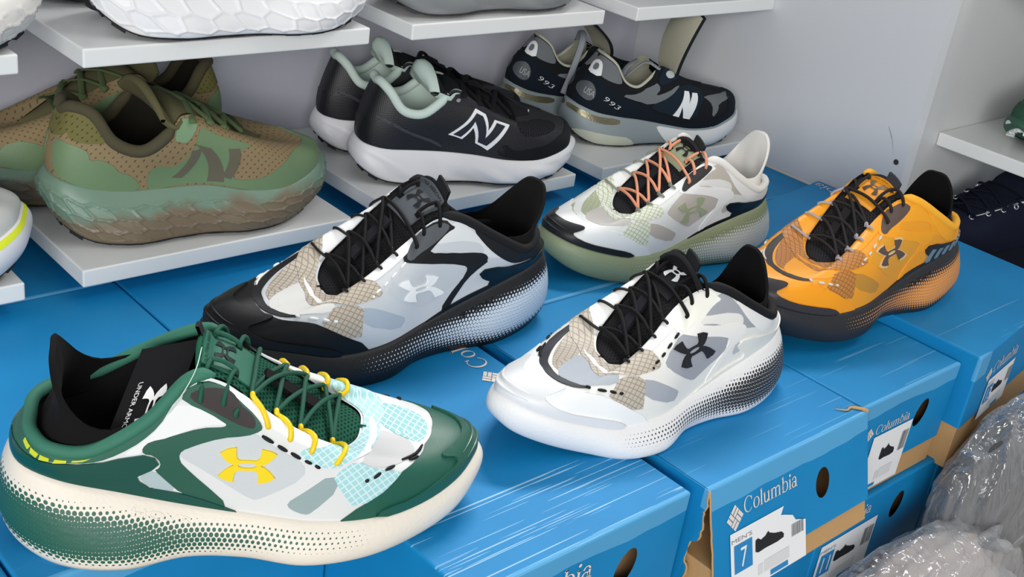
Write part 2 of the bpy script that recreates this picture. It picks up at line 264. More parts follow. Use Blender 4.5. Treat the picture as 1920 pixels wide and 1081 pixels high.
SHAPES_JSON = '{"green":[[[9.0,-1.3,65.3],[15.2,19.8,64.6],[38.0,30.4,59.3],[71.2,34.4,52.1],[108.6,36.7,42.4],[146.9,43.7,34.4],[186.4,53.7,28.4],[226.4,54.5,27.0],[258.8,47.5,31.2],[285.6,37.2,36.3],[300.4,22.1,40.5],[303.7,6.9,42.4],[296.5,-8.5,40.8],[281.2,-25.9,35.9],[256.6,-40.4,30.1],[225.9,-49.8,26.8],[187.0,-50.8,26.9],[147.7,-43.7,30.9],[108.7,-38.1,37.1],[70.7,-35.9,47.0],[37.3,-33.1,55.6],[14.8,-22.6,62.5]],[[17.6,-2.1,81.8],[20.3,16.5,84.2],[33.0,31.4,84.0],[55.0,41.7,84.6],[87.2,43.6,100.9],[117.9,37.7,117.0],[137.4,29.7,117.4],[159.4,25.9,103.1],[186.4,28.4,85.0],[208.1,31.7,68.0],[223.6,21.0,61.6],[222.8,6.2,58.5],[216.0,-10.0,58.2],[199.8,-25.6,64.3],[176.2,-31.8,80.7],[150.6,-34.0,103.2],[128.6,-32.9,120.4],[110.3,-31.6,120.0],[86.3,-34.1,93.0],[55.6,-35.6,74.8],[31.9,-32.4,75.1],[19.8,-20.0,79.5]],[[1.3,-0.8,14.0],[9.6,22.7,10.4],[37.1,35.9,3.2],[75.5,45.4,-1.7],[113.7,42.9,-0.1],[150.2,45.7,0.4],[186.7,60.8,-1.3],[223.8,60.2,-1.3],[256.4,48.0,2.8],[284.3,35.2,10.3],[301.5,21.3,19.7],[305.3,5.5,24.8],[297.7,-10.4,19.8],[281.1,-28.1,9.8],[254.1,-43.1,3.1],[219.7,-56.3,-0.3],[180.7,-60.3,-2.1],[144.4,-49.5,1.2],[109.4,-47.3,3.0],[72.4,-52.1,-1.7],[36.6,-45.1,1.3],[11.3,-27.3,8.4]],[0.2146,0.6247,-0.4495]],"black":[[[9.3,-0.7,67.6],[16.0,21.3,66.5],[39.6,32.7,60.8],[74.2,37.1,53.2],[113.4,39.5,43.1],[153.7,46.5,35.2],[195.2,56.7,29.3],[237.1,57.4,28.4],[270.9,49.5,35.1],[302.9,39.0,42.6],[322.2,23.5,49.6],[327.2,7.4,53.4],[317.3,-8.4,51.1],[297.7,-26.6,42.8],[268.6,-41.7,34.1],[236.6,-51.7,29.3],[195.8,-52.9,29.1],[154.6,-45.4,32.9],[113.9,-39.3,39.3],[73.9,-37.1,49.0],[38.8,-34.3,57.6],[15.3,-23.0,65.0]],[[19.2,-1.8,84.8],[22.6,17.4,86.4],[35.2,33.9,84.9],[57.1,45.5,85.2],[91.0,46.6,103.0],[122.9,40.7,120.9],[142.5,32.6,121.2],[164.7,29.1,105.4],[193.0,31.9,86.1],[216.2,34.8,69.2],[231.6,23.4,63.9],[230.3,8.1,63.1],[224.7,-9.5,64.3],[209.3,-26.6,69.9],[184.7,-33.0,85.9],[157.2,-35.3,108.5],[133.7,-33.7,126.0],[115.2,-32.0,125.4],[89.8,-34.5,97.6],[57.7,-36.4,78.2],[33.0,-33.1,78.3],[20.9,-20.3,82.7]],[[-1.6,-0.3,14.1],[8.1,23.9,9.9],[38.0,38.0,2.0],[78.8,47.6,-2.8],[119.1,44.5,-0.5],[157.3,47.6,-0.0],[195.4,63.4,-1.8],[234.2,62.4,-1.2],[268.6,50.0,3.1],[300.2,36.8,11.2],[322.4,22.8,21.5],[328.4,5.8,27.2],[317.8,-10.7,22.0],[296.5,-29.1,11.5],[266.3,-44.9,4.4],[230.6,-59.0,0.6],[190.4,-62.6,-0.9],[152.0,-51.5,1.8],[114.7,-48.8,3.6],[76.1,-53.6,-1.3],[38.2,-46.8,1.2],[11.3,-28.2,8.4]],[0.7335,0.6954,3.047]],"white":[[[9.0,-4.2,58.2],[16.4,14.8,57.0],[36.8,27.6,52.4],[67.1,33.9,46.2],[102.6,37.3,37.8],[139.6,44.2,31.2],[177.9,53.7,26.5],[216.8,53.3,27.0],[248.1,45.6,33.5],[277.0,34.9,42.2],[295.4,19.7,49.1],[301.5,4.5,51.1],[291.5,-9.4,48.8],[272.7,-25.5,40.6],[245.7,-39.1,31.8],[216.3,-48.1,26.6],[178.9,-49.2,25.7],[141.1,-42.5,28.6],[103.6,-37.0,33.9],[66.8,-35.2,42.1],[34.6,-32.9,49.4],[13.4,-23.4,55.9]],[[17.5,-4.7,73.0],[22.6,10.3,74.4],[34.9,23.2,76.1],[52.4,35.4,80.3],[82.0,38.2,96.3],[111.1,32.6,112.5],[129.4,23.9,114.2],[151.2,19.5,101.0],[175.6,25.7,82.3],[195.9,30.4,66.5],[209.4,20.6,61.7],[207.0,7.9,60.4],[201.4,-7.1,59.3],[187.0,-22.6,63.0],[166.0,-30.4,77.2],[141.5,-34.4,97.6],[120.3,-34.0,113.6],[103.5,-32.7,113.0],[80.7,-34.2,87.0],[51.4,-35.3,68.7],[28.8,-32.1,68.2],[17.9,-20.6,71.7]],[[-0.9,-0.8,9.4],[7.6,22.5,6.3],[34.1,37.8,-0.2],[71.6,47.7,-4.0],[108.7,44.8,-1.3],[143.5,48.2,-0.0],[178.4,63.0,-1.0],[213.9,60.2,0.7],[245.0,45.9,6.2],[274.1,32.4,14.2],[295.6,18.7,23.0],[302.5,2.7,29.3],[291.7,-11.8,22.8],[271.5,-27.8,11.8],[243.9,-41.4,4.3],[211.5,-53.9,-0.1],[174.6,-57.2,-2.3],[139.3,-47.2,-0.2],[105.1,-44.8,0.8],[69.8,-49.2,-4.5],[35.1,-43.1,-2.7],[10.6,-26.3,3.9]],[0.841,0.5017,3.0316]],"sage":[[[9.5,-1.9,59.8],[16.8,17.3,58.2],[37.2,29.0,53.7],[68.3,33.3,48.2],[104.2,35.5,39.9],[141.2,42.0,33.1],[179.3,51.6,27.9],[217.7,52.5,27.2],[248.7,45.9,32.2],[275.3,35.8,39.1],[290.7,20.8,45.0],[295.0,5.7,47.5],[287.2,-8.3,44.9],[271.4,-24.6,38.4],[246.7,-38.2,31.6],[217.3,-47.4,27.5],[179.7,-48.5,27.0],[141.8,-41.6,30.1],[104.2,-36.0,35.6],[67.4,-33.9,44.1],[35.2,-31.4,51.7],[14.0,-21.4,58.0]],[[16.4,-1.2,76.5],[19.3,16.2,78.4],[31.8,30.2,77.9],[53.0,40.1,78.1],[83.4,42.2,94.4],[111.2,37.6,112.5],[128.7,31.2,111.8],[149.4,28.4,96.2],[176.5,29.7,79.6],[198.0,32.0,64.5],[212.8,21.3,59.4],[212.0,7.6,57.7],[205.7,-7.6,58.2],[190.4,-22.9,63.7],[168.0,-29.2,78.5],[142.6,-31.2,98.9],[121.4,-30.2,115.1],[104.7,-29.0,114.7],[81.7,-31.5,88.9],[52.3,-33.2,70.8],[29.6,-30.2,70.6],[18.2,-18.3,74.5]],[[-2.3,0.3,11.5],[6.5,22.9,7.5],[34.6,35.9,0.4],[72.7,45.7,-4.5],[109.9,44.1,-3.2],[145.1,45.7,-1.1],[180.2,59.2,-1.9],[216.2,58.4,-1.4],[247.6,46.7,2.8],[274.7,34.0,10.8],[291.9,20.1,21.1],[296.7,4.2,27.6],[288.3,-10.4,21.9],[271.1,-26.9,11.7],[244.7,-41.3,4.9],[212.1,-54.2,1.2],[175.1,-57.5,-0.6],[139.7,-47.3,1.5],[105.5,-44.9,2.8],[70.0,-49.4,-2.1],[35.0,-43.0,-0.2],[10.0,-25.7,6.2]],[1.0842,0.7017,2.9646]],"orange":[[[10.2,-3.4,65.3],[17.1,17.5,63.7],[38.6,30.8,58.1],[71.3,35.7,51.3],[108.8,37.8,42.2],[147.4,44.8,34.5],[187.4,54.0,29.1],[228.0,54.5,27.4],[260.8,47.7,31.2],[288.4,36.9,37.7],[304.3,21.3,43.1],[308.3,5.8,45.3],[300.2,-9.3,43.2],[283.7,-26.5,36.9],[258.0,-40.8,30.2],[227.2,-50.4,26.2],[188.1,-51.5,26.4],[148.6,-44.4,30.5],[109.5,-38.7,37.1],[71.2,-36.9,46.7],[37.7,-34.4,55.3],[15.4,-24.1,62.7]],[[19.2,-3.7,80.9],[22.5,13.9,83.0],[35.6,27.6,83.6],[57.0,38.4,85.2],[89.1,40.5,101.3],[120.0,34.1,118.0],[139.1,24.6,120.1],[160.5,21.8,104.8],[187.2,25.6,85.8],[208.4,29.9,69.0],[223.0,19.7,63.1],[221.7,6.5,60.2],[214.3,-8.0,59.8],[198.1,-23.4,65.0],[175.8,-31.3,80.7],[150.9,-36.0,102.9],[129.2,-35.6,120.2],[111.6,-34.1,119.9],[87.0,-35.7,93.3],[55.9,-36.9,74.9],[32.2,-33.7,75.1],[20.6,-21.4,79.2]],[[-3.1,1.2,15.2],[5.2,25.5,12.2],[35.3,37.7,4.1],[75.4,45.9,-0.8],[114.5,42.5,0.8],[151.5,45.0,1.3],[188.3,60.4,-0.3],[225.7,60.7,-0.8],[258.6,48.6,2.8],[287.1,35.2,10.4],[305.3,20.6,19.8],[310.0,4.3,24.8],[301.3,-11.3,19.6],[283.4,-28.6,9.3],[255.6,-43.4,2.3],[221.3,-56.6,-1.4],[182.7,-60.0,-2.7],[145.9,-49.5,0.5],[110.2,-47.0,2.5],[73.1,-51.5,-2.0],[36.6,-44.9,0.8],[10.3,-26.6,8.5]],[1.1665,0.5198,3.01]],"olive":[[[15.0,-0.3,54.1],[20.8,20.7,52.9],[39.8,32.1,48.1],[69.9,35.6,44.1],[105.5,36.8,40.8],[142.3,42.0,38.7],[179.3,50.3,34.7],[215.5,50.2,33.2],[242.8,41.5,36.7],[263.5,28.8,41.8],[274.3,13.3,45.9],[277.6,0.3,47.4],[272.9,-12.5,45.8],[262.9,-28.6,41.8],[242.7,-41.7,36.3],[215.5,-50.7,32.2],[179.4,-50.5,34.4],[142.6,-41.4,40.5],[105.6,-36.9,40.6],[69.7,-36.5,42.0],[39.2,-32.7,46.8],[19.6,-21.3,52.6]],[[27.8,-0.7,107.8],[31.4,14.8,111.7],[44.2,27.0,106.5],[60.5,35.3,86.7],[81.0,42.5,80.9],[98.6,46.0,96.1],[114.5,41.7,112.4],[138.9,33.6,104.8],[163.6,26.3,91.2],[189.1,20.5,77.2],[208.6,10.0,67.1],[213.8,-0.1,64.2],[208.1,-10.4,65.9],[187.9,-20.9,74.9],[162.5,-26.5,89.3],[138.8,-33.8,102.8],[117.4,-41.6,108.0],[102.6,-46.4,91.3],[82.1,-43.3,78.2],[60.0,-35.5,86.1],[45.3,-26.8,109.2],[31.5,-15.2,113.7]],[[13.3,1.1,27.6],[20.0,23.8,14.1],[40.1,41.3,1.9],[72.6,55.8,0.0],[107.1,54.0,0.0],[141.1,55.2,0.0],[175.6,64.2,0.0],[210.7,58.7,0.0],[239.6,43.5,3.1],[262.9,27.9,10.1],[275.6,12.9,19.4],[279.6,0.3,24.3],[274.5,-12.2,19.4],[262.5,-27.7,10.1],[239.4,-43.4,3.2],[210.7,-58.9,0.0],[175.7,-64.8,0.0],[141.2,-56.6,0.0],[107.2,-56.1,0.0],[72.3,-57.6,0.0],[39.3,-41.8,0.9],[18.2,-23.2,13.6]],[0.3718,0.9617,-0.0743]],"nb":[[[10.2,-0.2,38.6],[15.8,19.5,38.4],[34.6,29.7,36.0],[63.8,32.6,34.3],[97.5,33.9,31.3],[132.0,39.3,28.6],[167.0,46.9,25.5],[201.6,46.7,24.9],[228.4,39.1,27.9],[249.1,27.7,32.1],[260.3,13.1,35.4],[263.9,0.2,36.5],[259.7,-12.8,35.3],[248.9,-27.7,32.0],[228.4,-39.2,27.7],[201.7,-46.9,24.5],[167.0,-47.0,25.3],[132.1,-39.2,29.0],[97.5,-33.9,31.5],[63.7,-32.9,33.5],[34.1,-30.2,34.5],[14.6,-20.1,37.1]],[[25.4,-0.2,100.1],[27.3,14.7,100.7],[35.8,26.0,93.6],[49.4,32.2,78.1],[68.8,35.7,76.0],[87.0,35.0,88.2],[103.1,31.2,99.5],[126.3,29.3,92.3],[153.4,28.2,84.7],[181.9,24.7,76.4],[201.9,12.7,67.1],[207.4,-0.1,64.5],[201.4,-13.0,64.8],[179.4,-25.1,67.5],[150.2,-28.4,75.5],[125.2,-29.4,89.4],[103.8,-31.1,99.3],[88.6,-34.9,86.1],[69.3,-35.6,73.0],[48.7,-32.3,75.8],[35.1,-26.3,93.2],[26.6,-15.3,101.2]],[[8.0,0.1,16.1],[14.8,21.4,9.4],[35.2,35.6,1.4],[66.8,45.1,0.0],[99.4,42.0,0.9],[131.2,44.0,0.5],[163.6,54.6,0.0],[197.1,52.1,0.1],[225.5,40.1,3.0],[248.8,26.8,9.5],[261.9,12.9,18.7],[266.2,0.3,24.2],[261.5,-12.5,18.6],[248.7,-26.7,9.6],[225.4,-40.1,3.0],[197.1,-52.0,0.1],[163.5,-54.7,0.0],[131.1,-44.2,0.0],[99.4,-42.3,0.4],[66.7,-45.4,0.0],[34.5,-36.1,0.3],[13.5,-21.7,8.9]],[0.7134,0.9795,-0.3114]],"n993":[[[3.3,0.1,45.9],[8.9,18.6,44.1],[28.8,28.0,38.5],[57.9,30.8,33.3],[90.6,32.3,27.8],[123.6,37.4,24.0],[156.5,44.3,21.4],[188.8,43.4,22.4],[213.8,35.6,27.0],[233.4,24.7,31.9],[244.4,11.4,35.3],[248.3,0.1,36.4],[243.7,-10.9,35.1],[233.0,-24.4,32.0],[213.6,-35.4,27.1],[188.9,-43.6,22.0],[156.5,-44.5,20.8],[123.6,-37.5,23.9],[90.6,-32.3,28.0],[57.7,-31.1,32.2],[28.5,-28.3,37.2],[8.8,-18.6,43.7]],[[35.9,-0.2,103.1],[38.5,13.1,102.7],[48.4,23.0,93.5],[62.3,27.1,74.7],[80.5,28.4,68.9],[96.9,26.9,80.0],[109.1,23.3,93.5],[126.5,20.7,88.0],[146.0,18.3,77.9],[168.3,16.0,69.6],[186.6,8.3,66.0],[191.4,-0.0,64.5],[186.2,-8.5,64.1],[167.9,-16.2,67.9],[145.8,-18.4,77.3],[126.9,-20.7,89.0],[109.6,-23.5,94.3],[97.2,-27.2,79.9],[80.6,-28.7,68.3],[62.4,-27.3,74.4],[48.7,-23.5,94.0],[37.5,-13.9,102.5]],[[0.6,0.7,18.6],[7.7,20.5,10.1],[29.1,34.1,1.1],[61.1,43.6,0.0],[93.5,40.4,0.7],[124.3,41.7,0.6],[155.0,51.5,0.0],[186.3,49.3,0.0],[212.4,37.9,2.7],[233.7,24.8,8.8],[246.0,11.5,17.0],[250.4,0.1,21.2],[245.4,-11.1,17.0],[233.5,-24.6,8.8],[212.4,-37.9,2.6],[186.3,-49.4,0.0],[155.1,-51.6,0.0],[124.3,-41.7,0.7],[93.7,-40.8,0.2],[61.0,-44.5,0.0],[28.3,-34.5,0.0],[6.9,-20.2,9.1]],[1.0421,0.9824,-0.3099]]}'
OV_JSON = '{"OV":{"band":[[[6.55,0.72],[6.27,0.65],[5.83,0.59],[5.15,0.52],[4.48,0.51],[4.28,0.5],[4.18,0.45],[4.16,0.35],[4.23,0.23],[4.62,0.0],[4.26,0.0],[3.78,0.6],[3.84,0.63],[3.88,0.69],[4.0,0.73],[4.16,0.73],[4.82,0.63],[5.69,0.67],[5.55,0.76],[5.35,0.86],[5.11,0.92],[5.36,0.94],[5.6,0.98],[6.3,0.98],[6.46,0.96],[6.85,0.95],[6.8,0.87]],[[17.32,0.93],[16.83,0.65],[16.88,0.62],[17.02,0.62],[17.79,0.75],[18.1,0.82],[18.25,0.79],[18.31,0.71],[18.18,0.63],[18.16,0.51],[18.25,0.43],[18.33,0.42],[18.23,0.23],[18.06,0.09],[17.57,0.02],[17.32,0.01],[17.71,0.19],[17.89,0.41],[17.86,0.52],[17.76,0.57],[17.58,0.56],[17.1,0.53],[16.49,0.56],[17.31,0.53],[16.67,0.53],[16.22,0.6],[16.04,0.66],[15.94,0.76],[15.87,0.87],[16.0,0.97],[16.7,0.97],[17.2,0.97]]],"eyestay":[[[5.33,0.92],[5.56,0.95],[5.93,0.96],[6.28,0.95],[6.63,0.97],[6.68,0.9],[6.53,0.77],[6.38,0.7],[6.15,0.65],[6.04,0.7],[5.76,0.74],[5.48,0.82]],[[17.15,0.93],[16.9,0.93],[16.5,0.93],[15.96,0.95],[15.91,0.91],[16.06,0.83],[15.99,0.75],[16.2,0.65],[16.37,0.61],[16.63,0.64],[16.91,0.76],[17.1,0.86]]],"win_a":[[[5.82,0.76],[5.18,1.0],[4.84,0.97],[4.26,0.9],[3.4,0.75],[4.01,0.66],[4.13,0.8],[4.31,0.85],[4.6,0.82],[5.2,0.75]],[[17.35,0.94],[16.83,0.65],[16.88,0.63],[17.79,0.75],[18.1,0.82],[18.25,0.79],[18.34,0.71],[18.62,0.8],[18.09,0.87],[17.68,0.92]]],"win_b":[[[6.45,0.45],[6.24,0.68],[4.54,0.65],[4.42,0.61],[4.27,0.48],[4.12,0.28],[4.96,0.11],[5.23,0.14],[6.24,0.36]],[[17.86,0.52],[17.76,0.57],[17.1,0.53],[16.39,0.57],[16.35,0.53],[16.15,0.44],[15.91,0.36],[16.05,0.25],[16.8,0.09],[16.99,0.07],[17.37,0.17],[17.65,0.32]]],"win_c":[[[3.79,0.19],[3.87,0.45],[3.49,0.35],[3.47,0.24]],[[18.63,0.36],[18.32,0.44],[18.07,0.09],[18.55,0.13]]],"win_d":[[[6.83,0.36],[5.68,0.14],[5.56,0.1],[5.71,0.05],[6.63,0.18],[6.8,0.29]],[[16.44,0.08],[16.2,0.14],[15.54,0.3],[15.55,0.19],[16.06,0.04],[16.17,0.03],[16.39,0.05]]],"rip":[[[7.78,0.47],[6.84,0.37],[6.66,0.2],[6.59,0.07],[7.72,0.25],[7.65,0.34]],[[15.55,0.29],[14.75,0.46],[14.6,0.37],[14.01,0.34],[14.41,0.23],[15.38,0.05],[15.55,0.19]]],"toe_rip":[[[13.9,0.65],[13.34,0.79],[12.5,0.85],[11.71,0.87],[10.12,0.65],[11.09,0.64],[11.8,0.66],[12.6,0.67],[13.2,0.67]],[[9.32,0.77],[9.33,0.69],[9.99,0.62],[11.04,0.58],[11.98,0.59],[11.99,0.65],[11.26,0.83],[10.31,0.91]]],"toe_edge":[[[12.7,0.51],[13.0,0.56],[11.51,0.57],[10.56,0.56],[11.41,0.55]]],"toe_win":[[[10.12,0.65],[11.76,0.89],[10.31,0.91],[7.8,0.49],[7.64,0.36],[8.59,0.47],[9.46,0.56]],[[14.7,0.47],[12.7,0.85],[11.25,0.9],[11.32,0.83],[12.06,0.64],[13.65,0.45],[14.57,0.38]]],"dash":[[[6.42,0.63],[6.36,0.67]],[[6.52,0.56],[6.47,0.6]],[[6.6,0.5],[6.56,0.53]],[[6.73,0.46],[6.65,0.48]],[[6.74,0.42],[6.72,0.43]],[[8.76,0.48],[8.48,0.42]],[[8.18,0.37],[7.87,0.33]],[[7.75,0.32],[7.54,0.29]],[[7.43,0.28],[7.32,0.27]],[[13.03,0.48],[13.37,0.47]],[[16.29,0.56],[16.18,0.51]],[[16.14,0.49],[16.05,0.45]],[[16.0,0.44],[15.91,0.4]],[[15.85,0.39],[15.77,0.37]],[[15.73,0.36],[15.68,0.34]],[[13.51,0.49],[12.27,0.56]],[[14.38,0.36],[14.01,0.41]],[[14.82,0.28],[14.57,0.33]],[[15.04,0.25],[14.94,0.27]]],"heel_dash":[[[21.02,0.8],[21.01,0.91],[20.68,0.84],[20.75,0.69]],[[20.65,0.65],[20.65,0.83],[20.36,0.79],[20.46,0.6]],[[20.38,0.59],[20.31,0.8],[20.05,0.8],[20.1,0.67]],[[20.01,0.66],[19.9,0.82],[19.61,0.86],[19.66,0.77]],[[19.54,0.82],[19.47,0.88],[19.07,0.92],[19.27,0.86]]]},"LOGO":{"green":[[[5.4827,0.4279],[-0.5798,0.0155],[0.5541,0.2087],[-0.0055,0.0147],[0.0428,0.0101],[-0.0104,-0.0062]],[[16.9218,0.3036],[-0.4601,-0.0079],[-0.2099,0.1745],[-0.0243,0.0208],[-0.0365,0.0007],[-0.0669,0.0114]]],"white":[[[5.4827,0.4279],[-0.5798,0.0155],[0.5541,0.2087],[-0.0055,0.0147],[0.0428,0.0101],[-0.0104,-0.0062]],[[16.9218,0.3036],[-0.4601,-0.0079],[-0.2099,0.1745],[-0.0243,0.0208],[-0.0365,0.0007],[-0.0669,0.0114]]],"black":[[[5.3529,0.3103],[-0.6018,-0.0329],[0.3563,0.1704],[0.0062,0.0103],[-0.0218,0.0029],[0.0426,0.0086]],[[16.9218,0.3036],[-0.4601,-0.0079],[-0.2099,0.1745],[-0.0243,0.0208],[-0.0365,0.0007],[-0.0669,0.0114]]],"sage":[[[5.1814,0.3226],[-0.5672,0.0204],[0.4554,0.1987],[0.0308,0.0239],[-0.0184,-0.0027],[0.0584,0.0132]],[[16.9218,0.3036],[-0.4601,-0.0079],[-0.2099,0.1745],[-0.0243,0.0208],[-0.0365,0.0007],[-0.0669,0.0114]]],"orange":[[[5.5414,0.4046],[-0.545,0.0147],[0.4236,0.1773],[-0.0078,0.0121],[0.0496,0.0087],[-0.0219,-0.0005]],[[16.9218,0.3036],[-0.4601,-0.0079],[-0.2099,0.1745],[-0.0243,0.0208],[-0.0365,0.0007],[-0.0669,0.0114]]]}}'
OV2_JSON = '{"olive":[["heel_panel",[[21.68,0.56],[20.82,0.52],[20.31,0.5],[20.07,0.47],[20.01,0.35],[19.7,0.44],[19.27,0.45],[19.17,0.33],[18.86,0.32],[18.66,0.14],[18.65,0.01],[19.06,0.0],[19.75,0.0],[20.38,0.0],[21.13,0.03],[21.46,0.09]]],["heel_cushion",[[21.82,0.9],[21.24,1.0],[2.5,1.0],[20.25,1.0],[19.88,1.0],[19.6,0.99],[19.45,0.78],[20.17,0.59],[20.84,0.56],[21.46,0.61]]],["mudguard",[[18.33,0.41],[17.91,0.56],[17.67,0.4],[17.13,0.5],[16.58,0.67],[15.79,0.84],[15.75,0.67],[15.31,0.57],[15.18,0.49],[15.64,0.46],[16.06,0.28],[16.44,0.09],[15.93,0.08],[15.43,0.12],[14.73,0.24],[13.33,0.44],[10.84,0.49],[11.0,0.5],[9.5,0.5],[8.0,0.2],[8.0,0.0],[9.5,0.0],[11.0,0.0],[12.2,0.0],[13.53,0.02],[14.5,0.0],[15.38,0.0],[15.94,0.0],[16.94,0.02],[17.49,0.04],[18.19,0.0],[18.5,0.0]]],["eyestay",[[16.19,0.99],[15.66,0.94],[15.92,0.83],[16.65,0.75],[16.81,0.8],[16.9,0.92]]],["letter",[[17.81,0.19],[16.86,0.6],[16.61,0.58],[17.58,0.15]]],["letter",[[16.58,0.67],[16.39,0.53],[16.59,0.05],[16.99,0.05]]],["letter",[[15.99,0.47],[15.68,0.46],[16.41,0.09],[16.62,0.11]]]],"nb":[["letter_edge",[[16.03,0.71],[15.91,0.61],[16.39,0.35],[15.81,0.52],[15.38,0.47],[16.62,0.08],[16.98,0.17],[16.78,0.43],[17.36,0.25],[17.71,0.39]]],["letter",[[16.2,0.64],[16.11,0.58],[16.62,0.24],[15.86,0.47],[15.65,0.43],[16.64,0.14],[16.89,0.19],[16.54,0.53],[17.37,0.3],[17.55,0.38]]],["heel_panel",[[20.95,0.31],[21.64,0.4],[21.53,0.03],[20.81,0.01],[20.12,0.0],[18.68,0.01],[17.93,0.03],[18.97,0.39],[20.43,0.49]]],["eyestay",[[16.7,0.92],[15.92,0.97],[6.37,0.48],[15.63,0.68],[15.63,0.52],[15.84,0.53],[15.85,0.72],[16.35,0.81]]],["toe_cap",[[10.0,0.0],[10.0,0.35],[11.0,0.4],[12.39,0.28],[13.95,0.19],[14.98,0.13],[15.71,0.09],[15.94,0.18],[16.4,0.05],[15.59,0.01],[14.75,0.0],[13.62,0.0],[12.0,0.0]]],["mesh_window",[[14.53,0.6],[12.41,0.83],[12.09,0.58],[13.08,0.43],[14.38,0.33],[15.19,0.31]]],["side_line",[[20.63,0.52],[19.33,0.5],[18.46,0.33],[18.04,0.13],[18.1,0.08],[18.55,0.26],[19.42,0.42],[20.63,0.46]]],["lace_hole",[[16.35,0.9],[16.18,0.89],[16.23,0.86],[16.39,0.85],[16.43,0.88]]]],"n993":[["collar_panel",[[21.75,1.0],[20.69,0.96],[19.94,1.0],[4.41,0.78],[19.86,0.84],[20.48,0.72],[20.51,0.59],[21.07,0.86],[21.98,0.82],[0.53,0.71],[0.34,0.93]]],["mudguard",[[21.63,0.58],[21.74,0.4],[21.81,0.16],[21.44,0.0],[20.62,0.0],[19.69,0.0],[18.5,0.0],[18.03,0.06],[17.44,0.0],[16.5,0.0],[15.69,0.0],[14.94,0.0],[14.93,0.06],[15.75,0.08],[16.55,0.05],[17.47,0.18],[18.18,0.51],[19.03,0.57],[20.51,0.59]]],["pull_loop",[[21.91,0.81],[21.37,0.85],[20.89,0.83],[20.53,0.6],[21.66,0.62],[21.93,0.74]]],["badge",[[21.23,0.46],[20.86,0.48],[20.49,0.41],[20.32,0.29],[20.37,0.19],[20.6,0.14],[20.96,0.15],[21.34,0.19],[21.67,0.26],[21.7,0.35],[21.55,0.41]]],["saddle",[[17.61,0.38],[16.57,0.49],[15.68,0.66],[13.55,0.8],[14.62,0.54],[15.55,0.27],[15.76,0.11],[16.62,0.12],[17.47,0.24]]],["letter",[[15.78,0.55],[15.57,0.54],[15.93,0.33],[15.43,0.52],[15.15,0.52],[16.06,0.11],[16.32,0.12],[16.28,0.29],[16.49,0.13],[16.73,0.15]]],["toe_overlay",[[14.91,0.47],[12.45,0.63],[11.06,0.4],[12.5,0.4],[14.19,0.32],[14.49,0.2],[15.02,0.1],[14.7,0.31],[14.79,0.42]]],["eyestay",[[16.77,0.85],[15.8,0.96],[15.12,1.0],[14.84,0.83],[16.52,0.69]]],["eyelet_disc",[[15.95,0.89],[15.3,0.95],[15.07,0.93],[15.63,0.8],[16.01,0.78],[16.08,0.83]]],["toe_cap",[[11.06,0.4],[12.05,0.26],[12.97,0.13],[13.83,0.04],[14.89,0.01],[14.94,0.1],[13.81,0.16]]],["side_panel",[[19.22,0.6],[17.69,0.9],[17.0,0.84],[16.77,0.85],[16.75,0.71],[17.29,0.59],[16.41,0.59],[16.07,0.63],[15.68,0.66],[16.57,0.49],[17.61,0.38],[18.17,0.56]]],["n9a",[[20.02,0.32],[19.87,0.39],[19.7,0.35],[19.82,0.28]]],["S:gold_band",[[0.07,0.88],[20.93,0.91],[20.04,0.88],[18.95,0.96],[18.94,0.76],[19.43,0.7],[20.29,0.71],[21.18,0.74],[21.93,0.71]]],["S:cream_panel",[[21.31,0.05],[20.73,0.33],[20.0,0.43],[19.25,0.39],[18.67,0.36],[18.38,0.0],[18.62,0.0],[19.44,0.0],[20.25,0.0],[20.88,0.0]]],["S:white_sole",[[17.44,1.0],[16.56,0.87],[15.75,0.93],[14.93,0.99],[10.64,0.43],[11.0,0.9],[11.0,0.1],[13.2,0.86],[14.05,0.27],[15.26,0.08],[16.69,0.0],[17.13,0.64]]]]}'

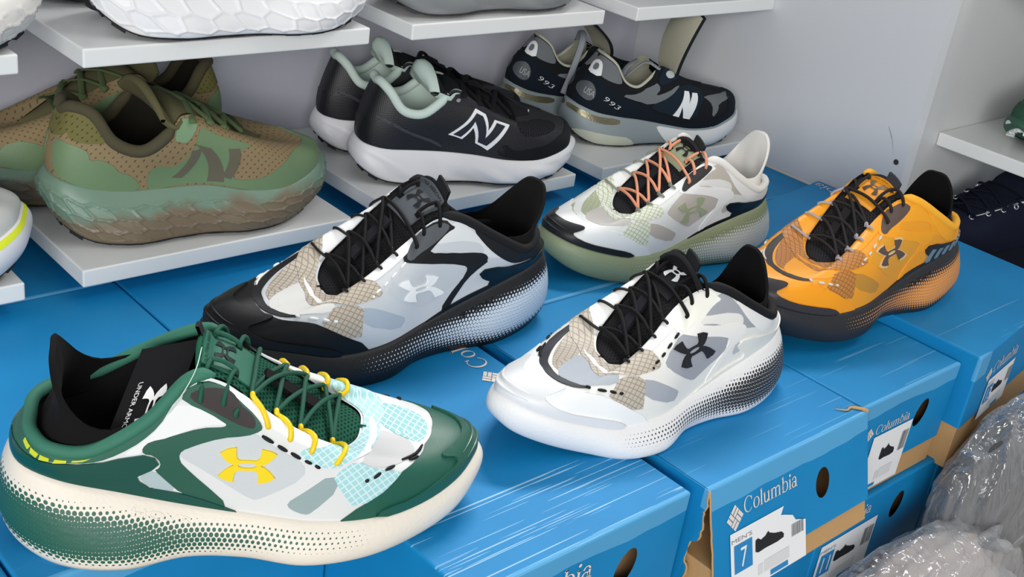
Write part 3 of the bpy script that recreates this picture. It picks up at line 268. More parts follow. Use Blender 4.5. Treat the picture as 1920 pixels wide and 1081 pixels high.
# ------------------------------------------------------------------ shoe machinery
MM = .001
SHAPES = json.loads(SHAPES_JSON)
OVJ = json.loads(OV_JSON)
OV, LOGO = OVJ['OV'], OVJ['LOGO']
OV2 = json.loads(OV2_JSON)
def chaikin(P, n=1):
    for _ in range(n):
        Q = np.roll(P, -1, 0); P = np.stack([P*.75+Q*.25, P*.25+Q*.75], 1).reshape(-1, 2)
    return P
def uvmm(P):
    """threads run along the shoe and up over it"""
    a = P[:, 0]; b = P[:, 2]*.9-np.abs(P[:, 1])*.9
    return np.stack([a*.8+b*.6, -a*.6+b*.8], 1)
def patch(S, poly, off=.6, res=5.0, chk=1, skirt=True, hmul=60.):
    """fill polygon given in (t, s) and wrap it over surface S, raised by off mm"""
    sc = np.array([27., hmul]); P = chaikin(np.array(poly, float), chk)*sc
    Q = []
    for a, b in zip(P, np.roll(P, -1, 0)):
        k = max(1, int(np.linalg.norm(b-a)/res)); Q += [a+(b-a)*i/k for i in range(k)]
    Q = np.array(Q); keep = np.linalg.norm(Q-np.roll(Q, 1, 0), axis=1) > .05; Q = Q[keep]
    lo, hi = Q.min(0), Q.max(0)
    gx, gy = np.meshgrid(np.arange(lo[0]+res/2, hi[0], res), np.arange(lo[1]+res/2, hi[1], res*.9)); G = np.stack([gx.ravel(), gy.ravel()], 1)
    x, y = G[:, 0], G[:, 1]; ins = np.zeros(len(G), bool)
    for a, b in zip(Q, np.roll(Q, -1, 0)):
        c = ((a[1] > y) != (b[1] > y)); 
        with np.errstate(divide='ignore', invalid='ignore'): xi = (b[0]-a[0])*(y-a[1])/(b[1]-a[1])+a[0]
        ins ^= c & (x < xi)
    G = G[ins]
    if len(G): G = G[(np.linalg.norm(G[:, None]-Q[None], axis=2).min(1) > res*.4)]
    A = np.vstack([Q, G]) if len(G) else Q
    n = len(Q)
    r = delaunay_2d_cdt([Vector(p) for p in A], [], [list(range(n))], 1, 1e-4)
    T = np.array([(v.x, v.y) for v in r[0]])/sc
    return wrap(S, T, [list(f) for f in r[2]], off, skirt)
def wrap(S, T, Fs, off, skirt=True):
    """lift a flat (t, s) mesh onto S and give it a cut edge"""
    t, v = T[:, 0], np.clip(T[:, 1], 0.0, .995)
    base = S(t, v); nn = -S.normal(t, v); top = base+nn*off
    V = [tuple(p) for p in top]
    F2 = []
    for f in Fs:
        a, b, c = top[f[0]], top[f[1]], top[f[2]]
        F2.append(f if np.cross(b-a, c-a)@nn[f[0]] > 0 else f[::-1])
    if skirt:
        ed = set((f[i], f[(i+1) % len(f)]) for f in F2 for i in range(len(f)))
        mp, mq = {}, {}
        for a, b in [e for e in ed if (e[1], e[0]) not in ed]:
            for q in (a, b):
                if q not in mp: mq[q] = len(V); V.append(tuple(top[q])); mp[q] = len(V); V.append(tuple(base[q]-nn[q]*.6))
            F2.append([mq[b], mq[a], mp[a], mp[b]])
    return np.array(V), F2
def overlay(name, S, polys, m, root, off=.6, res=5., chk=1, label=None, hmul=60.):
    """every panel is an object of its own"""
    for p in polys:
        V, F = patch(S, p, off, res, chk, hmul=hmul)
        o = mesh_obj(name, V*MM, F, m, root, uv=uvmm(V), label=label)
    return o
def ts(S, t, s, off=0.):
    t = np.atleast_1d(np.asarray(t, float)); s = np.atleast_1d(np.asarray(s, float))
    return S(t, s)-S.normal(t, s)*off
class Tongue:
    """a: throat station 11 (front) .. 5.5 (collar), below that the free end; c: -1 lateral .. 1 medial"""
    def __init__(s, U, top, ext=3.0, bulge=4., widen=1.04, drop=2.2, round=6., a1=5.6, flare=.0):
        s.round = round; s.flare = flare
        s.U, s.top, s.bulge, s.widen, s.drop, s.a1 = U, np.array(top, float), bulge, widen, drop, a1
    def __call__(s, a, c):
        a = np.asarray(a, float); c = np.asarray(c, float); a = a+(s.a1-5.6)*np.clip((11-a)/4.25, 0, 1); aa = np.maximum(a, s.a1)
        one = np.ones_like(aa)
        l = s.U(22-aa, one); r = s.U(aa, one); mid = (l+r)/2; half = (r-l)/2
        k = np.clip((s.a1-a)/1.6, 0, 1)[..., None]                     # free end
        mid = mid*(1-k)+s.top*k - np.array([0, 0, 1.])*k*(1-k)*0
        half = half*(1+s.flare*k)
        b = s.bulge*(1+1.2*k[..., 0])
        z = b*(1-c*c)-s.drop*(1-k[..., 0])
        P = mid+half*(c*s.widen)[..., None]
        P[..., 2] += z-s.round*c*c*k[..., 0]
        return P
    def normal(s, a, c):
        e = .02; da = s(a+e, c)-s(a-e, c); dc = s(a, c+e)-s(a, c-e); n = np.cross(dc, da)
        n /= np.linalg.norm(n, axis=-1, keepdims=True)+1e-9
        return np.where(n[..., 2:3] < 0, -n, n)
def quad_on(T, a0, a1, c0, c1, off, na=6, nc=6):
    A, Cc = np.meshgrid(np.linspace(a0, a1, na), np.linspace(c0, c1, nc), indexing='ij')
    return T(A, Cc)+T.normal(A, Cc)*off
_em = {}
def emblem_mesh(grow=0.):
    if grow in _em: return _em[grow]
    q = [(.46,0),(.62,.08),(.80,.24),(.92,.40),(1,.52),(.8,.66),(.45,.74),(.44,.5),(.40,.31),(.28,.205),(.12,.215)]
    up = q+[(-x, y) for x, y in q[::-1]]; lo = [(x, -y) for x, y in up[::-1]]
    P = up+[p for p in lo if abs(p[1]) > 1e-6]
    if grow: P = [(x*(1+grow)+(0), y*(1+grow*1.3)) for x, y in P]
    P = np.array(P); Q = []
    for a, b in zip(P, np.roll(P, -1, 0)):
        k = max(1, int(np.linalg.norm(b-a)/.13)); Q += [a+(b-a)*i/k for i in range(k)]
    n = len(Q); H = [] if grow else [(.33*math.cos(a), .115*math.sin(a)) for a in np.linspace(0, 2*math.pi, 20, endpoint=False)]
    G = [(x, y) for x in np.arange(-.9, .95, .15) for y in (-.55, -.42, -.3, .3, .42, .55)]
    def inside(p, R):
        r = False
        for a, b in zip(R, R[1:]+R[:1]):
            if (a[1] > p[1]) != (b[1] > p[1]) and p[0] < (b[0]-a[0])*(p[1]-a[1])/(b[1]-a[1])+a[0]: r = not r
        return r
    QL = [tuple(p) for p in Q]; G = [g for g in G if inside(g, QL) and min(math.dist(g, p) for p in QL) > .06]
    A = QL+H+G; e = [(n+i, n+(i+1) % len(H)) for i in range(len(H))]
    r = delaunay_2d_cdt([Vector(p) for p in A], e, [list(range(n))], 1, 1e-5); V = [tuple(v) for v in r[0]]
    F = [list(f) for f in r[2] if not H or ((sum(V[i][0] for i in f)/3/.33)**2+(sum(V[i][1] for i in f)/3/.115)**2 > .98)]
    _em[grow] = (V, F); return _em[grow]
def flat_emblem(name, f, m, root):
    V, F = emblem_mesh(); return mesh_obj(name, [f(x, y) for x, y in V], F, m, root, False)
def flat_polys(name, polys, f, m, root, label=None):
    """polygons in 2-D placed by f(x, y) -> 3-D"""
    mb = MB()
    for p in polys: mb.add([f(x, y) for x, y in p], [tuple(range(len(p)))])
    return mb.build(name, m, root, smooth=False, label=label)
_tx = {}
def text_polys(s):
    if s in _tx: return _tx[s]
    cu = bpy.data.curves.new('t', 'FONT'); cu.body = s; cu.size = 1.0; cu.align_x = 'CENTER'; cu.resolution_u = 3
    o = bpy.data.objects.new('t', cu); COL.objects.link(o); bpy.context.view_layer.update()
    me = bpy.data.meshes.new_from_object(o.evaluated_get(bpy.context.evaluated_depsgraph_get()))
    P = [[(me.vertices[i].co.x, me.vertices[i].co.y) for i in p.vertices] for p in me.polygons]
    bpy.data.objects.remove(o); bpy.data.curves.remove(cu); bpy.data.meshes.remove(me)
    _tx[s] = P
    return P
def sole_mesh(S, nt=176, nv=14, disp=None):
    t = np.linspace(0, 22, nt, endpoint=False); v = np.linspace(0, 1, nv)
    T, Vv = np.meshgrid(t, v, indexing='ij'); P = S(T, Vv)
    if disp is not None: P = P - S.normal(T, Vv)*disp(T, Vv, P)[..., None]
    n = outn(S.E); inn = -cr(n, t)
    rim = P[:, -1]+inn*3.0+UP*.6; rim2 = P[:, -1]+inn*9.0-UP*3
    Bq = P[:, 0]; low = Bq+inn*5-UP*np.minimum(2.0, np.maximum(Bq[:, 2:3], 0))
    R = np.concatenate([low[:, None], P, rim[:, None], rim2[:, None]], 1)
    arc = np.r_[0, np.cumsum(np.linalg.norm(np.diff(S.E[np.r_[0:22, 0]], axis=0), axis=1))]
    u = np.interp(t, np.arange(23), arc)
    hh = np.linalg.norm(P[:, -1]-P[:, 0], axis=1)
    vv = np.concatenate([np.zeros(1), v, np.ones(2)])
    UVc = np.stack([np.broadcast_to(u[:, None], (nt, nv+3)), vv[None]*np.maximum(hh, 30)[:, None]], -1)
    mb = MB(); mb.grid(R, closed_u=True)
    k = nv+3; F = []
    for i in range(nt//2):
        a, b = i, i+1; c, d = (nt-i-1) % nt, (nt-i) % nt
        if i == 0: F.append((b*k, c*k, a*k)) 
        elif b == c: F.append((a*k, b*k, d*k))
        else: F.append((a*k, b*k, c*k, d*k))
    mb.F += F
    return np.array(mb.V), mb.F, UVc.reshape(-1, 2), R, np.broadcast_to(vv[None], (nt, k)), np.broadcast_to(t[:, None], (nt, k))
def smst(a, b, x): q = np.clip((x-a)/(b-a), 0, 1); return q*q*(3-2*q)
def upper_mesh(S, nt=176, nv=18):
    t = np.linspace(0, 22, nt, endpoint=False); v = np.linspace(0, 1, nv)
    T, Vv = np.meshgrid(t, v, indexing='ij'); P = S(T, Vv)
    mb = MB(); mb.grid(P*MM, closed_u=True, flip=False)
    return mb.V, mb.F, uvmm(P.reshape(-1, 3))
def lining(U, F, root, m, floor=34., nt=120, t_lim=6.6):
    """inside wall of the shoe from the collar edge down to the footbed"""
    t = np.linspace(-t_lim, t_lim, nt); E = U(t % 22, np.ones(nt)); inn = -cr(outn(U.F), t % 22); Fe = U(t % 22, np.zeros(nt))
    rows = [E+inn*1.0+UP*1, E+inn*5.0-UP*3, E+inn*6.5-UP*12, None, None]
    lo = Fe+inn*9; lo[:, 2] = np.maximum(Fe[:, 2]-4, floor); lo2 = Fe+inn*14; lo2[:, 2] = floor-2
    rows[3] = lo; rows[4] = lo2
    P = np.stack(rows, 1)
    mb = MB(); mb.grid(P*MM)
    mb.build('lining', m, root)
    h = nt//2; fl = MB(); Q = []
    for i in range(h):
        Q.append([lo2[h-1-i], (lo2[h-1-i]+lo2[h+i])/2+UP*1.0, lo2[h+i]])
    fl.grid(np.array(Q)*MM); fl.build('insole', m, root)
def collar_rim(U, root, m, r=4.2, t0=-5.8, t1=5.8, name='collar_rim', n=90, lift=1.0):
    t = np.linspace(t0, t1, n); E = U(t % 22, np.ones(n)); inn = -cr(outn(U.F), t % 22)
    rr = r*np.clip(np.minimum((t-t0), (t1-t))*1.6+.35, .35, 1)
    mb = MB(); mb.tube((E+inn*2.0+UP*lift)*MM, rr*MM, n=10); return mb.build(name, m, root)
def on_side(S, t0, s0, ax, ay, off):
    """2-D artwork laid over the side: ax, ay are (dt, ds) per unit"""
    def f(x, y):
        t = np.array([t0+x*ax[0]+y*ay[0]]); s = np.array([s0+x*ax[1]+y*ay[1]]); return tuple((S(t, s)-S.normal(t, s)*off)[0]*MM)
    return f

# ------------------------------------------------------------------ the place
def corners_prism(mb, c, z0, z1, cb=None):
    V = [(p[0], p[1], z0) for p in (cb or c)]+[(p[0], p[1], z1) for p in c]
    mb.add(V, [(0,3,2,1),(4,5,6,7),(0,1,5,4),(1,2,6,5),(2,3,7,6),(3,0,4,7)])
def struct(name, mb, m, smooth=False):
    o = mb.build(name, m, None, smooth); o['kind'] = 'structure'; return o
wallm = mat('#C3C4CF', .38, .03, 60); panelm = mat('#D6D9DD', .32, .02, 40)
mb = MB(); mb.box(-1.2, 1.3297, 1.1185, 1.14, -.75, .95); struct('wall_back', mb, wallm)
mb = MB(); mb.box(1.3097, 1.3297, .662, 1.1183, .0012, .95); struct('wall_right', mb, panelm)
mb = MB(); mb.box(1.3325, 3.2, .690, .71, -.75, .95); struct('wall_far', mb, mat('#D4D6D6', .4))
mb = MB(); mb.box(-2.5, 4, -2.5, 3, -.78, -.75); struct('floor', mb, mat('#8E8A84', .5, var=.15))
m_, ns_, ls_, b_ = principled('shelf_white'); b_.inputs['Base Color'].default_value = lin('#E9EBEA'); b_.inputs['Roughness'].default_value = .32; shelfm = m_
def shelf(x0, x1, y0, y1, z0, z1, label):
    mb = MB(); mb.box(x0, x1, y0, y1, z0, z1); o = mb.build('shelf', shelfm, None, False); bevel(o, .0016, 3)
    tag(o, label, 'shelf', 'white shelf boards'); return o
ZS0, ZS1, ZL0, ZL1 = .1965, .2124, .0138, .0298
shelf(-.02, .3425, .899, 1.118, ZS0, ZS1, 'white shelf board in the upper row at the left edge of the photo')
shelf(.3934, .6725, .899, 1.118, ZS0, ZS1, 'white shelf board above the olive green trail shoes')
shelf(.7227, .9932, .899, 1.118, ZS0, ZS1, 'white shelf board holding the grey shoe, above the black and white pair')
shelf(1.0473, 1.3092, .899, 1.118, ZS0, ZS1, 'white shelf board beside the wall panel, above the navy and grey pair')
shelf(-.02, 0.3310, .8765, 1.118, ZL0, ZL1, 'white shelf board under the pale shoe with a neon yellow stripe')
shelf(0.3794, 0.6537, .8765, 1.118, ZL0, ZL1, 'white shelf board under the olive green trail shoes')
shelf(0.7030, 0.9657, .8765, 1.118, ZL0, ZL1, 'white shelf board under the black shoes with white soles')
shelf(1.0108, 1.3092, .8765, 1.118, ZL0, ZL1, 'white shelf board under the navy and grey pair marked 993')
shelf(1.4270, 1.80, .38, .6895, .0705, .088, 'white shelf board under the dark green suede shoe')
# screw hole in the panel
mb = MB(); k = 14; mb.add([(1.3090, .6745+.0035*math.cos(i*2*math.pi/k), .069+.0035*math.sin(i*2*math.pi/k)) for i in range(k)], [tuple(range(k))])
o = mb.build('trim_1', mat('#3A3B3E', .8), None, False); o['kind'] = 'structure'
mb = MB(); mb.add([(1.3090, 0.6973, 0.1086), (1.3090, 0.6953, 0.1046), (1.3090, 0.6863, 0.0910), (1.3090, 0.6790, 0.0735), (1.3090, 0.6893, 0.0970)], [(0, 1, 2, 3, 4)])
o = mb.build('trim_2', mat('#8E9094', .8), None, False); o['kind'] = 'structure'
# ------------------------------------------------------------------ shoe boxes
def lid_mat(seed, front, left, hue='#1C8CCB', scratch=.35):
    m, ns, ls, b = principled('box_blue'); tc = ns.new('ShaderNodeTexCoord'); gm = ns.new('ShaderNodeNewGeometry')
    sp = ns.new('ShaderNodeSeparateXYZ'); ls.new(gm.outputs['Position'], sp.inputs[0])
    mp = ns.new('ShaderNodeMapping'); mp.inputs['Location'].default_value = (seed, seed*.7, 0); mp.inputs['Scale'].default_value = (4.5, 430, 60); ls.new(gm.outputs['Position'], mp.inputs[0])
    nz = ns.new('ShaderNodeTexNoise'); nz.inputs['Scale'].default_value = 1; nz.inputs['Detail'].default_value = 2; ls.new(mp.outputs[0], nz.inputs['Vector'])
    lines = mth(ns, ls, 'GREATER_THAN', nz.outputs['Fac'], .605 if scratch > .5 else .68)
    big = ns.new('ShaderNodeTexNoise'); big.inputs['Scale'].default_value = 14; ls.new(tc.outputs['Object'], big.inputs['Vector'])
    # worn band near the front edge
    near = mth(ns, ls, 'LESS_THAN', sp.outputs[1], front+.075); nearf = mth(ns, ls, 'MULTIPLY', near, scratch)
    nz_ = ns.new('ShaderNodeSeparateXYZ'); ls.new(gm.outputs['Normal'], nz_.inputs[0]); worn = mth(ns, ls, 'MULTIPLY', mth(ns, ls, 'MULTIPLY', lines, nearf), mth(ns, ls, 'GREATER_THAN', nz_.outputs[2], .7))
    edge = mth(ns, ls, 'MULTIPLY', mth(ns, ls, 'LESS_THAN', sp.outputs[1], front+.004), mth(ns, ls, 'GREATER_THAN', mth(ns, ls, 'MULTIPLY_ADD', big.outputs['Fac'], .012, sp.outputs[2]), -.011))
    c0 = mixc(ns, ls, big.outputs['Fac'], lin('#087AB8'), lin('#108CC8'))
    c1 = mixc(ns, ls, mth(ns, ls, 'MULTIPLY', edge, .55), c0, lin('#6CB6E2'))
    c2 = mixc(ns, ls, worn, c1, lin('#A8CFE6'))
    ls.new(c2, b.inputs['Base Color']); b.inputs['Roughness'].default_value = .55; b.inputs['Specular IOR Level'].default_value = .3
    fn = ns.new('ShaderNodeTexNoise'); fn.inputs['Scale'].default_value = 260; ls.new(tc.outputs['Object'], fn.inputs['Vector'])
    bp = ns.new('ShaderNodeBump'); bp.inputs['Strength'].default_value = .08; bp.inputs['Distance'].default_value = .001; ls.new(fn.outputs['Fac'], bp.inputs['Height']); ls.new(bp.outputs[0], b.inputs['Normal'])
    return m
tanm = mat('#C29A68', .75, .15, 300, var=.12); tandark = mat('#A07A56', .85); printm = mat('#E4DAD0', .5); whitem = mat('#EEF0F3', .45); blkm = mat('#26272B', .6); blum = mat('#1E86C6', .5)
def ringp(cx, cy, rx, ry, ix, iy, a0=0, a1=360, n=22, ox=0):
    A = np.radians(np.linspace(a0, a1, n+1)); P = []
    for a, b in zip(A[:-1], A[1:]):
        P.append([(cx+rx*math.cos(a), cy+ry*math.sin(a)), (cx+rx*math.cos(b), cy+ry*math.sin(b)), (cx+ox+ix*math.cos(b), cy+iy*math.sin(b)), (cx+ox+ix*math.cos(a), cy+iy*math.sin(a))])
    return P
def rect(x0, x1, y0, y1): return [[(x0, y0), (x1, y0), (x1, y1), (x0, y1)]]
def columbia(letters='Columbia'):
    """serif lettering, x-height 1"""
    st = .19; se = .07; out = []; x = 0
    def stem(x0, h, y0=0, foot=True, head=True):
        p = rect(x0, x0+st, y0, h)
        if foot: p += rect(x0-.09, x0+st+.09, y0, y0+se)
        if head: p += [[(x0-.12, h-.11), (x0+st, h), (x0+st, h-.14), (x0-.02, h-.2)]]
        return p
    W = dict(C=1.35, o=1.05, l=.47, u=1.12, m=1.72, b=1.1, i=.47, a=1.0)
    for ch in letters:
        g = []
        if ch == 'C': g = ringp(.66, .72, .64, .75, .50, .69, 42, 322, 26, .03)+[[(1.08, 1.02), (1.2, 1.02), (1.16, 1.42), (1.1, 1.34)]]
        elif ch == 'o': g = ringp(.5, .5, .47, .52, .29, .46)
        elif ch == 'l': g = stem(.12, 1.5)
        elif ch == 'u': g = stem(.12, 1.0, .25, False)+stem(.74, 1.0, .0, True)+ringp(.46, .3, .34, .32, .17, .22, 180, 350, 12)
        elif ch == 'm': g = stem(.12, 1.0)+stem(.70, .7, 0, True, False)+stem(1.28, .7, 0, True, False)+ringp(.55, .68, .34, .34, .16, .25, 0, 150, 10)+ringp(1.13, .68, .34, .34, .16, .25, 0, 150, 10)
        elif ch == 'b': g = rect(.12, .12+st, 0, 1.5)+[[(0, 1.39), (.31, 1.5), (.31, 1.36), (.1, 1.3)]]+ringp(.54, .5, .47, .52, .29, .46)
        elif ch == 'i': g = stem(.12, 1.0)+ringp(.22, 1.3, .13, .13, .001, .001)
        elif ch == 'a': g = rect(.58, .58+st, .0, .72)+ringp(.42, .66, .35, .36, .19, .28, 0, 165, 10)+ringp(.36, .28, .33, .30, .17, .22, 0, 360, 16)+rect(.7, .92, 0, se)
        out += [[(px+x, py) for px, py in p] for p in g]; x += W[ch]
    return out, x
def weave_logo():
    out = []
    for i in range(2):
        for j in range(2):
            for k in range(2 if (i+j) % 2 == 0 else 2):
                if (i+j) % 2 == 0: r = (i+.03, i+.97, j+.05+k*.5, j+.45+k*.5)
                else: r = (i+.05+k*.5, i+.45+k*.5, j+.03, j+.97)
                out.append([((a-1)*.70*1-(b-1)*.70, (a-1)*.70+(b-1)*.70) for a, b in ((r[0], r[2]), (r[1], r[2]), (r[1], r[3]), (r[0], r[3]))])
    return out
def printed(name, polys, f, m, root, label=None):
    return flat_polys(name, polys, f, m, root, label)
def shoe_silhouette(): return [[(-1,.1),(-.98,.55),(-.8,.62),(-.62,.38),(-.3,.5),(-.1,.75),(.0,.55),(.35,.3),(.85,.1),(1,-.15),(.98,-.42),(.5,-.5),(-.3,-.45),(-.8,-.5),(-1,-.35)]]
class Box:
    def __init__(s, name, label, c, z0, z1, lidz, seed, hole=None, torn=False, hue='#1C8CCB', scratch=.35, lean=.0):
        """c: four top corners FL FR BR BL; lid reaches down to lidz; the body below is bare card"""
        s.c = [np.array(p, float) for p in c]; s.z1 = z1; s.lean = lean
        s.root = empty(name, ((c[0][0]+c[1][0])/2, c[0][1], z0), 0, label, 'shoe box', 'blue shoe boxes')
        s.o = np.array(s.root.location); s.lidz = lidz
        fl, fr, br, bl = s.c; ux = (fr-fl)/np.linalg.norm(fr-fl); uy = (bl-fl)/np.linalg.norm(bl-fl); s.ux = ux; s.n = np.array([ux[1], -ux[0]]); s.fl = fl; s.W = np.linalg.norm(fr-fl)
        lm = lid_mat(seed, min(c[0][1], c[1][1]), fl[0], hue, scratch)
        # body
        ins = .0022; bc = [fl+ux*ins+uy*ins, fr-ux*ins+uy*ins, br-ux*ins-uy*ins, bl+ux*ins-uy*ins]
        zt = min(z1-.012, lidz+.012); sh = lambda z: [s.n*lean*(z1-z), s.n*lean*(z1-z), 0, 0]
        mb = MB(); corners_prism(mb, [p-s.o[:2]+q for p, q in zip(bc, sh(zt))], 0, zt-s.o[2], [p-s.o[:2]+q for p, q in zip(bc, sh(z0))]); bevel(mb.build('body', tanm, s.root, False), .001)
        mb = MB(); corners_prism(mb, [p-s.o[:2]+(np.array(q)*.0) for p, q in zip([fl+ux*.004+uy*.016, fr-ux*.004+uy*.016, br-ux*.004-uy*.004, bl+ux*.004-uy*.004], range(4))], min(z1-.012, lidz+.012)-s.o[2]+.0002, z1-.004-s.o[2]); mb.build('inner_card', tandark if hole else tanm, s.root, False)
        # lid: top + back + right (+left unless torn)
        P = lambda p, z: (p[0]-s.o[0], p[1]-s.o[1], z-s.o[2])
        mb = MB(); V = [P(p, z1) for p in s.c]+[P(p+q, lidz) for p, q in zip(s.c, sh(lidz))]; Fc = [(0,1,2,3),(1,5,6,2),(2,6,7,3)]
        if not torn: Fc.append((3,7,4,0))
        mb.add(V, Fc)
        # front with grip hole
        front = [(0, lidz), (s.W, lidz), (s.W, z1), (0, z1)]
        if hole:
            hx, hz, ra, rb, tilt = hole; k = 22; hp = []
            for i in range(k):
                a = 2*math.pi*i/k; px, pz = ra*math.cos(a), rb*math.sin(a); hp.append((hx+px*math.cos(tilt)-pz*math.sin(tilt), hz+px*math.sin(tilt)+pz*math.cos(tilt)))
            pts = front+hp; e = [(i, (i+1) % 4) for i in range(4)]+[(4+i, 4+(i+1) % k) for i in range(k)]
            r = delaunay_2d_cdt([Vector(p) for p in pts], e, [], 0, 1e-6); Vf = []; Ff = []
            vs = [tuple(v) for v in r[0]]
            for f in r[2]:
                cx = sum(vs[i][0] for i in f)/len(f); cz = sum(vs[i][1] for i in f)/len(f)
                dx, dz = cx-hx, cz-hz; lx = dx*math.cos(tilt)+dz*math.sin(tilt); lz = -dx*math.sin(tilt)+dz*math.cos(tilt)
                if (lx/ra)**2+(lz/rb)**2 > .97: Ff.append(f)
            mb.add([s.front(x, z, 0) for x, z in vs], Ff)
        else: mb.add([s.front(x, z, 0) for x, z in front], [(0, 1, 2, 3)])
        # turned edge of the lid, gives the card its thickness
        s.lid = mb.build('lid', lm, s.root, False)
        bm = bmesh.new(); bm.from_mesh(s.lid.data); bmesh.ops.remove_doubles(bm, verts=bm.verts, dist=.0002); bmesh.ops.recalc_face_normals(bm, faces=bm.faces); bm.to_mesh(s.lid.data); bm.free()
        bevel(s.lid, .0022, 3)
    def front(s, x, z, off=.0006):
        p = s.fl+s.ux*x+s.n*(off+s.lean*(s.z1-z)); return (p[0]-s.o[0], p[1]-s.o[1], z-s.o[2])
    def top(s, x, y, off=.0005): return (x-s.o[0], y-s.o[1], s.z1+off-s.o[2])
    def letter_front(s, x, z, size, text='Columbia', slope=0, skip=0):
        P, wd = columbia(text)
        printed('lettering', P, lambda a, b: s.front(x+a*size, z+b*size+a*size*slope), printm, s.root)
    def logo_front(s, x, z, size): printed('logo', weave_logo(), lambda a, b: s.front(x+a*size, z+b*size), printm, s.root)
    def sticker(s, x0, x1, z0, z1, num=None, torn=False, faded=False):
        W_, H_ = x1-x0, z1-z0; f = lambda a, b: s.front(x0+a*W_, z0+b*H_, .0009); f2 = lambda a, b: s.front(x0+a*W_, z0+b*H_, .0013)
        shape = [(0, 0), (1, 0), (1, .60), (.86, .68), (.82, .78), (.70, .86), (.66, .88), (.70, 1), (0, 1)] if torn else [(0, 0), (1, 0), (1, 1), (0, 1)]
        st = flat_polys('size_sticker', [shape], f, whitem, s.root)
        if num:
            flat_polys('size_square', rect(.04, .27, .36, .80), f2, blum, st)
            tp = text_polys(num); f3 = lambda a, b: s.front(x0+(.155+a*.28*H_/W_*1.25)*W_, z0+(.43+b*.44)*H_, .0016); flat_polys('size_number', tp, f3, whitem, st)
            flat_polys('size_lettering', text_polys("MEN'S"), lambda a, b: s.front(x0+(.14+a*.1)*W_, z0+(.84+b*.09)*H_, .0013), mat('#8C8F96', .6), st)
        flat_polys('shoe_picture', shoe_silhouette(), lambda a, b: f2(.50+a*.19, .60-b*-.0+b*.20), blkm, st)
        flat_polys('blue_bar', rect(.50, .74, .03, .11) if num else rect(.04, .4, .03, .09), f2, blum, st)
        rs = random.Random(int(x0*1e4)); bars = []; x = .80
        while x < .97:
            wd = rs.uniform(.004, .012); bars += rect(x, x+wd, .44, .64) if torn else rect(x, x+wd, .5, .85); x += wd+rs.uniform(.005, .012)
        flat_polys('barcode', bars, f2, mat('#4A4C52', .6), st)
        flat_polys('fine_print', rect(.42, .76, .14, .32)+rect(.34, .40, .14, .30), f2, mat('#D7DADE', .6), st)
        return st
bl = Box('shoe_box', 'blue box in front, scratched lid edge, under the green and white shoes', [(.4205,.4105),(.6360,.4105),(.6360,.672),(.4205,.672)], -.115, 0, -.112, 1.3, hole=(.1535,-.043,.0105,.0165,-.35), scratch=.8)
P, wd = columbia('Columbia')
printed('lettering', P, lambda a, b: bl.top(.6245-b*.0125, .6270+a*.0125) if .6270+a*.0125 < .6712 else bl.top(.6245-b*.0125, .6712), printm, bl.root)
printed('logo', weave_logo(), lambda a, b: bl.top(.6110-b*.0078, .6105+a*.0078), printm, bl.root)
_P, _w = columbia('Columbia'); printed('lettering', _P, lambda a, b: bl.front(.1165-(_w-a)*.0118, -.0335+b*.0118), printm, bl.root)
b7 = Box('shoe_box', 'blue box with a torn left side and the white size 7 sticker', [(.6505,.4050),(.8690,.4070),(.8690,.69),(.6505,.69)], -.097, -.0004, -.0775, 2.7, hole=(.1475,-.041,.0098,.0128,-.1), torn=True, scratch=.3, lean=.31)
b7.logo_front(.0284, -.0310, .0078); b7.letter_front(.0396, -.0315, .00866)
b7.sticker(.0213, .1210, -.0935, -.0420, '7', True)
# torn side flap of that box
mb = MB(); FL = [(.6506,.69,-.0008),(.6506,.4055,-.0008),(.6502,.4035,-.014),(.6500,.4050,-.022),(.6496,.4030,-.034),(.6494,.4040,-.046),(.6488,.4100,-.050),(.6486,.4110,-.066),(.6480,.4070,-.078),(.6478,.4140,-.095),(.6478,.69,-.095)]
FL = [(x-b7.o[0], y-b7.o[1], zz-b7.o[2]) for x, y, zz in FL]; FL2 = [(x-.0012, y, zz) for x, y, zz in FL]; k = len(FL)
mb.add(FL+FL2, [tuple(range(k)), tuple(range(2*k-1, k-1, -1))]+[(i, (i+1) % k, k+(i+1) % k, k+i) for i in range(k)]); mb.build('torn_flap', b7.lid.data.materials[0], b7.root, False)
rs = random.Random(3); e = [np.array(p) for p in FL[1:10]]; pth = smooth_path(e, 4); pth = pth+np.array([[rs.uniform(-.0006, .0006) for _ in range(3)] for _ in pth])
mb = MB(); mb.tube(pth, .0010, n=5); mb.build('torn_edge', tanm, b7.root)
pth = smooth_path([np.array(b7.front(.0004, zz, -.0005)) for zz in (-.002, -.02, -.04, -.06, -.077)], 4); pth = pth+np.array([[rs.uniform(-.0004, .0004) for _ in range(3)] for _ in pth]); mb = MB(); mb.tube(pth, .0009, n=5); mb.build('torn_edge', tanm, b7.root)
P, wd = columbia('a'); printed('lettering', P, lambda a, b: (.6474-b7.o[0], .452-a*.013-b7.o[1], -.082+b*.010-b7.o[2]), printm, b7.root)
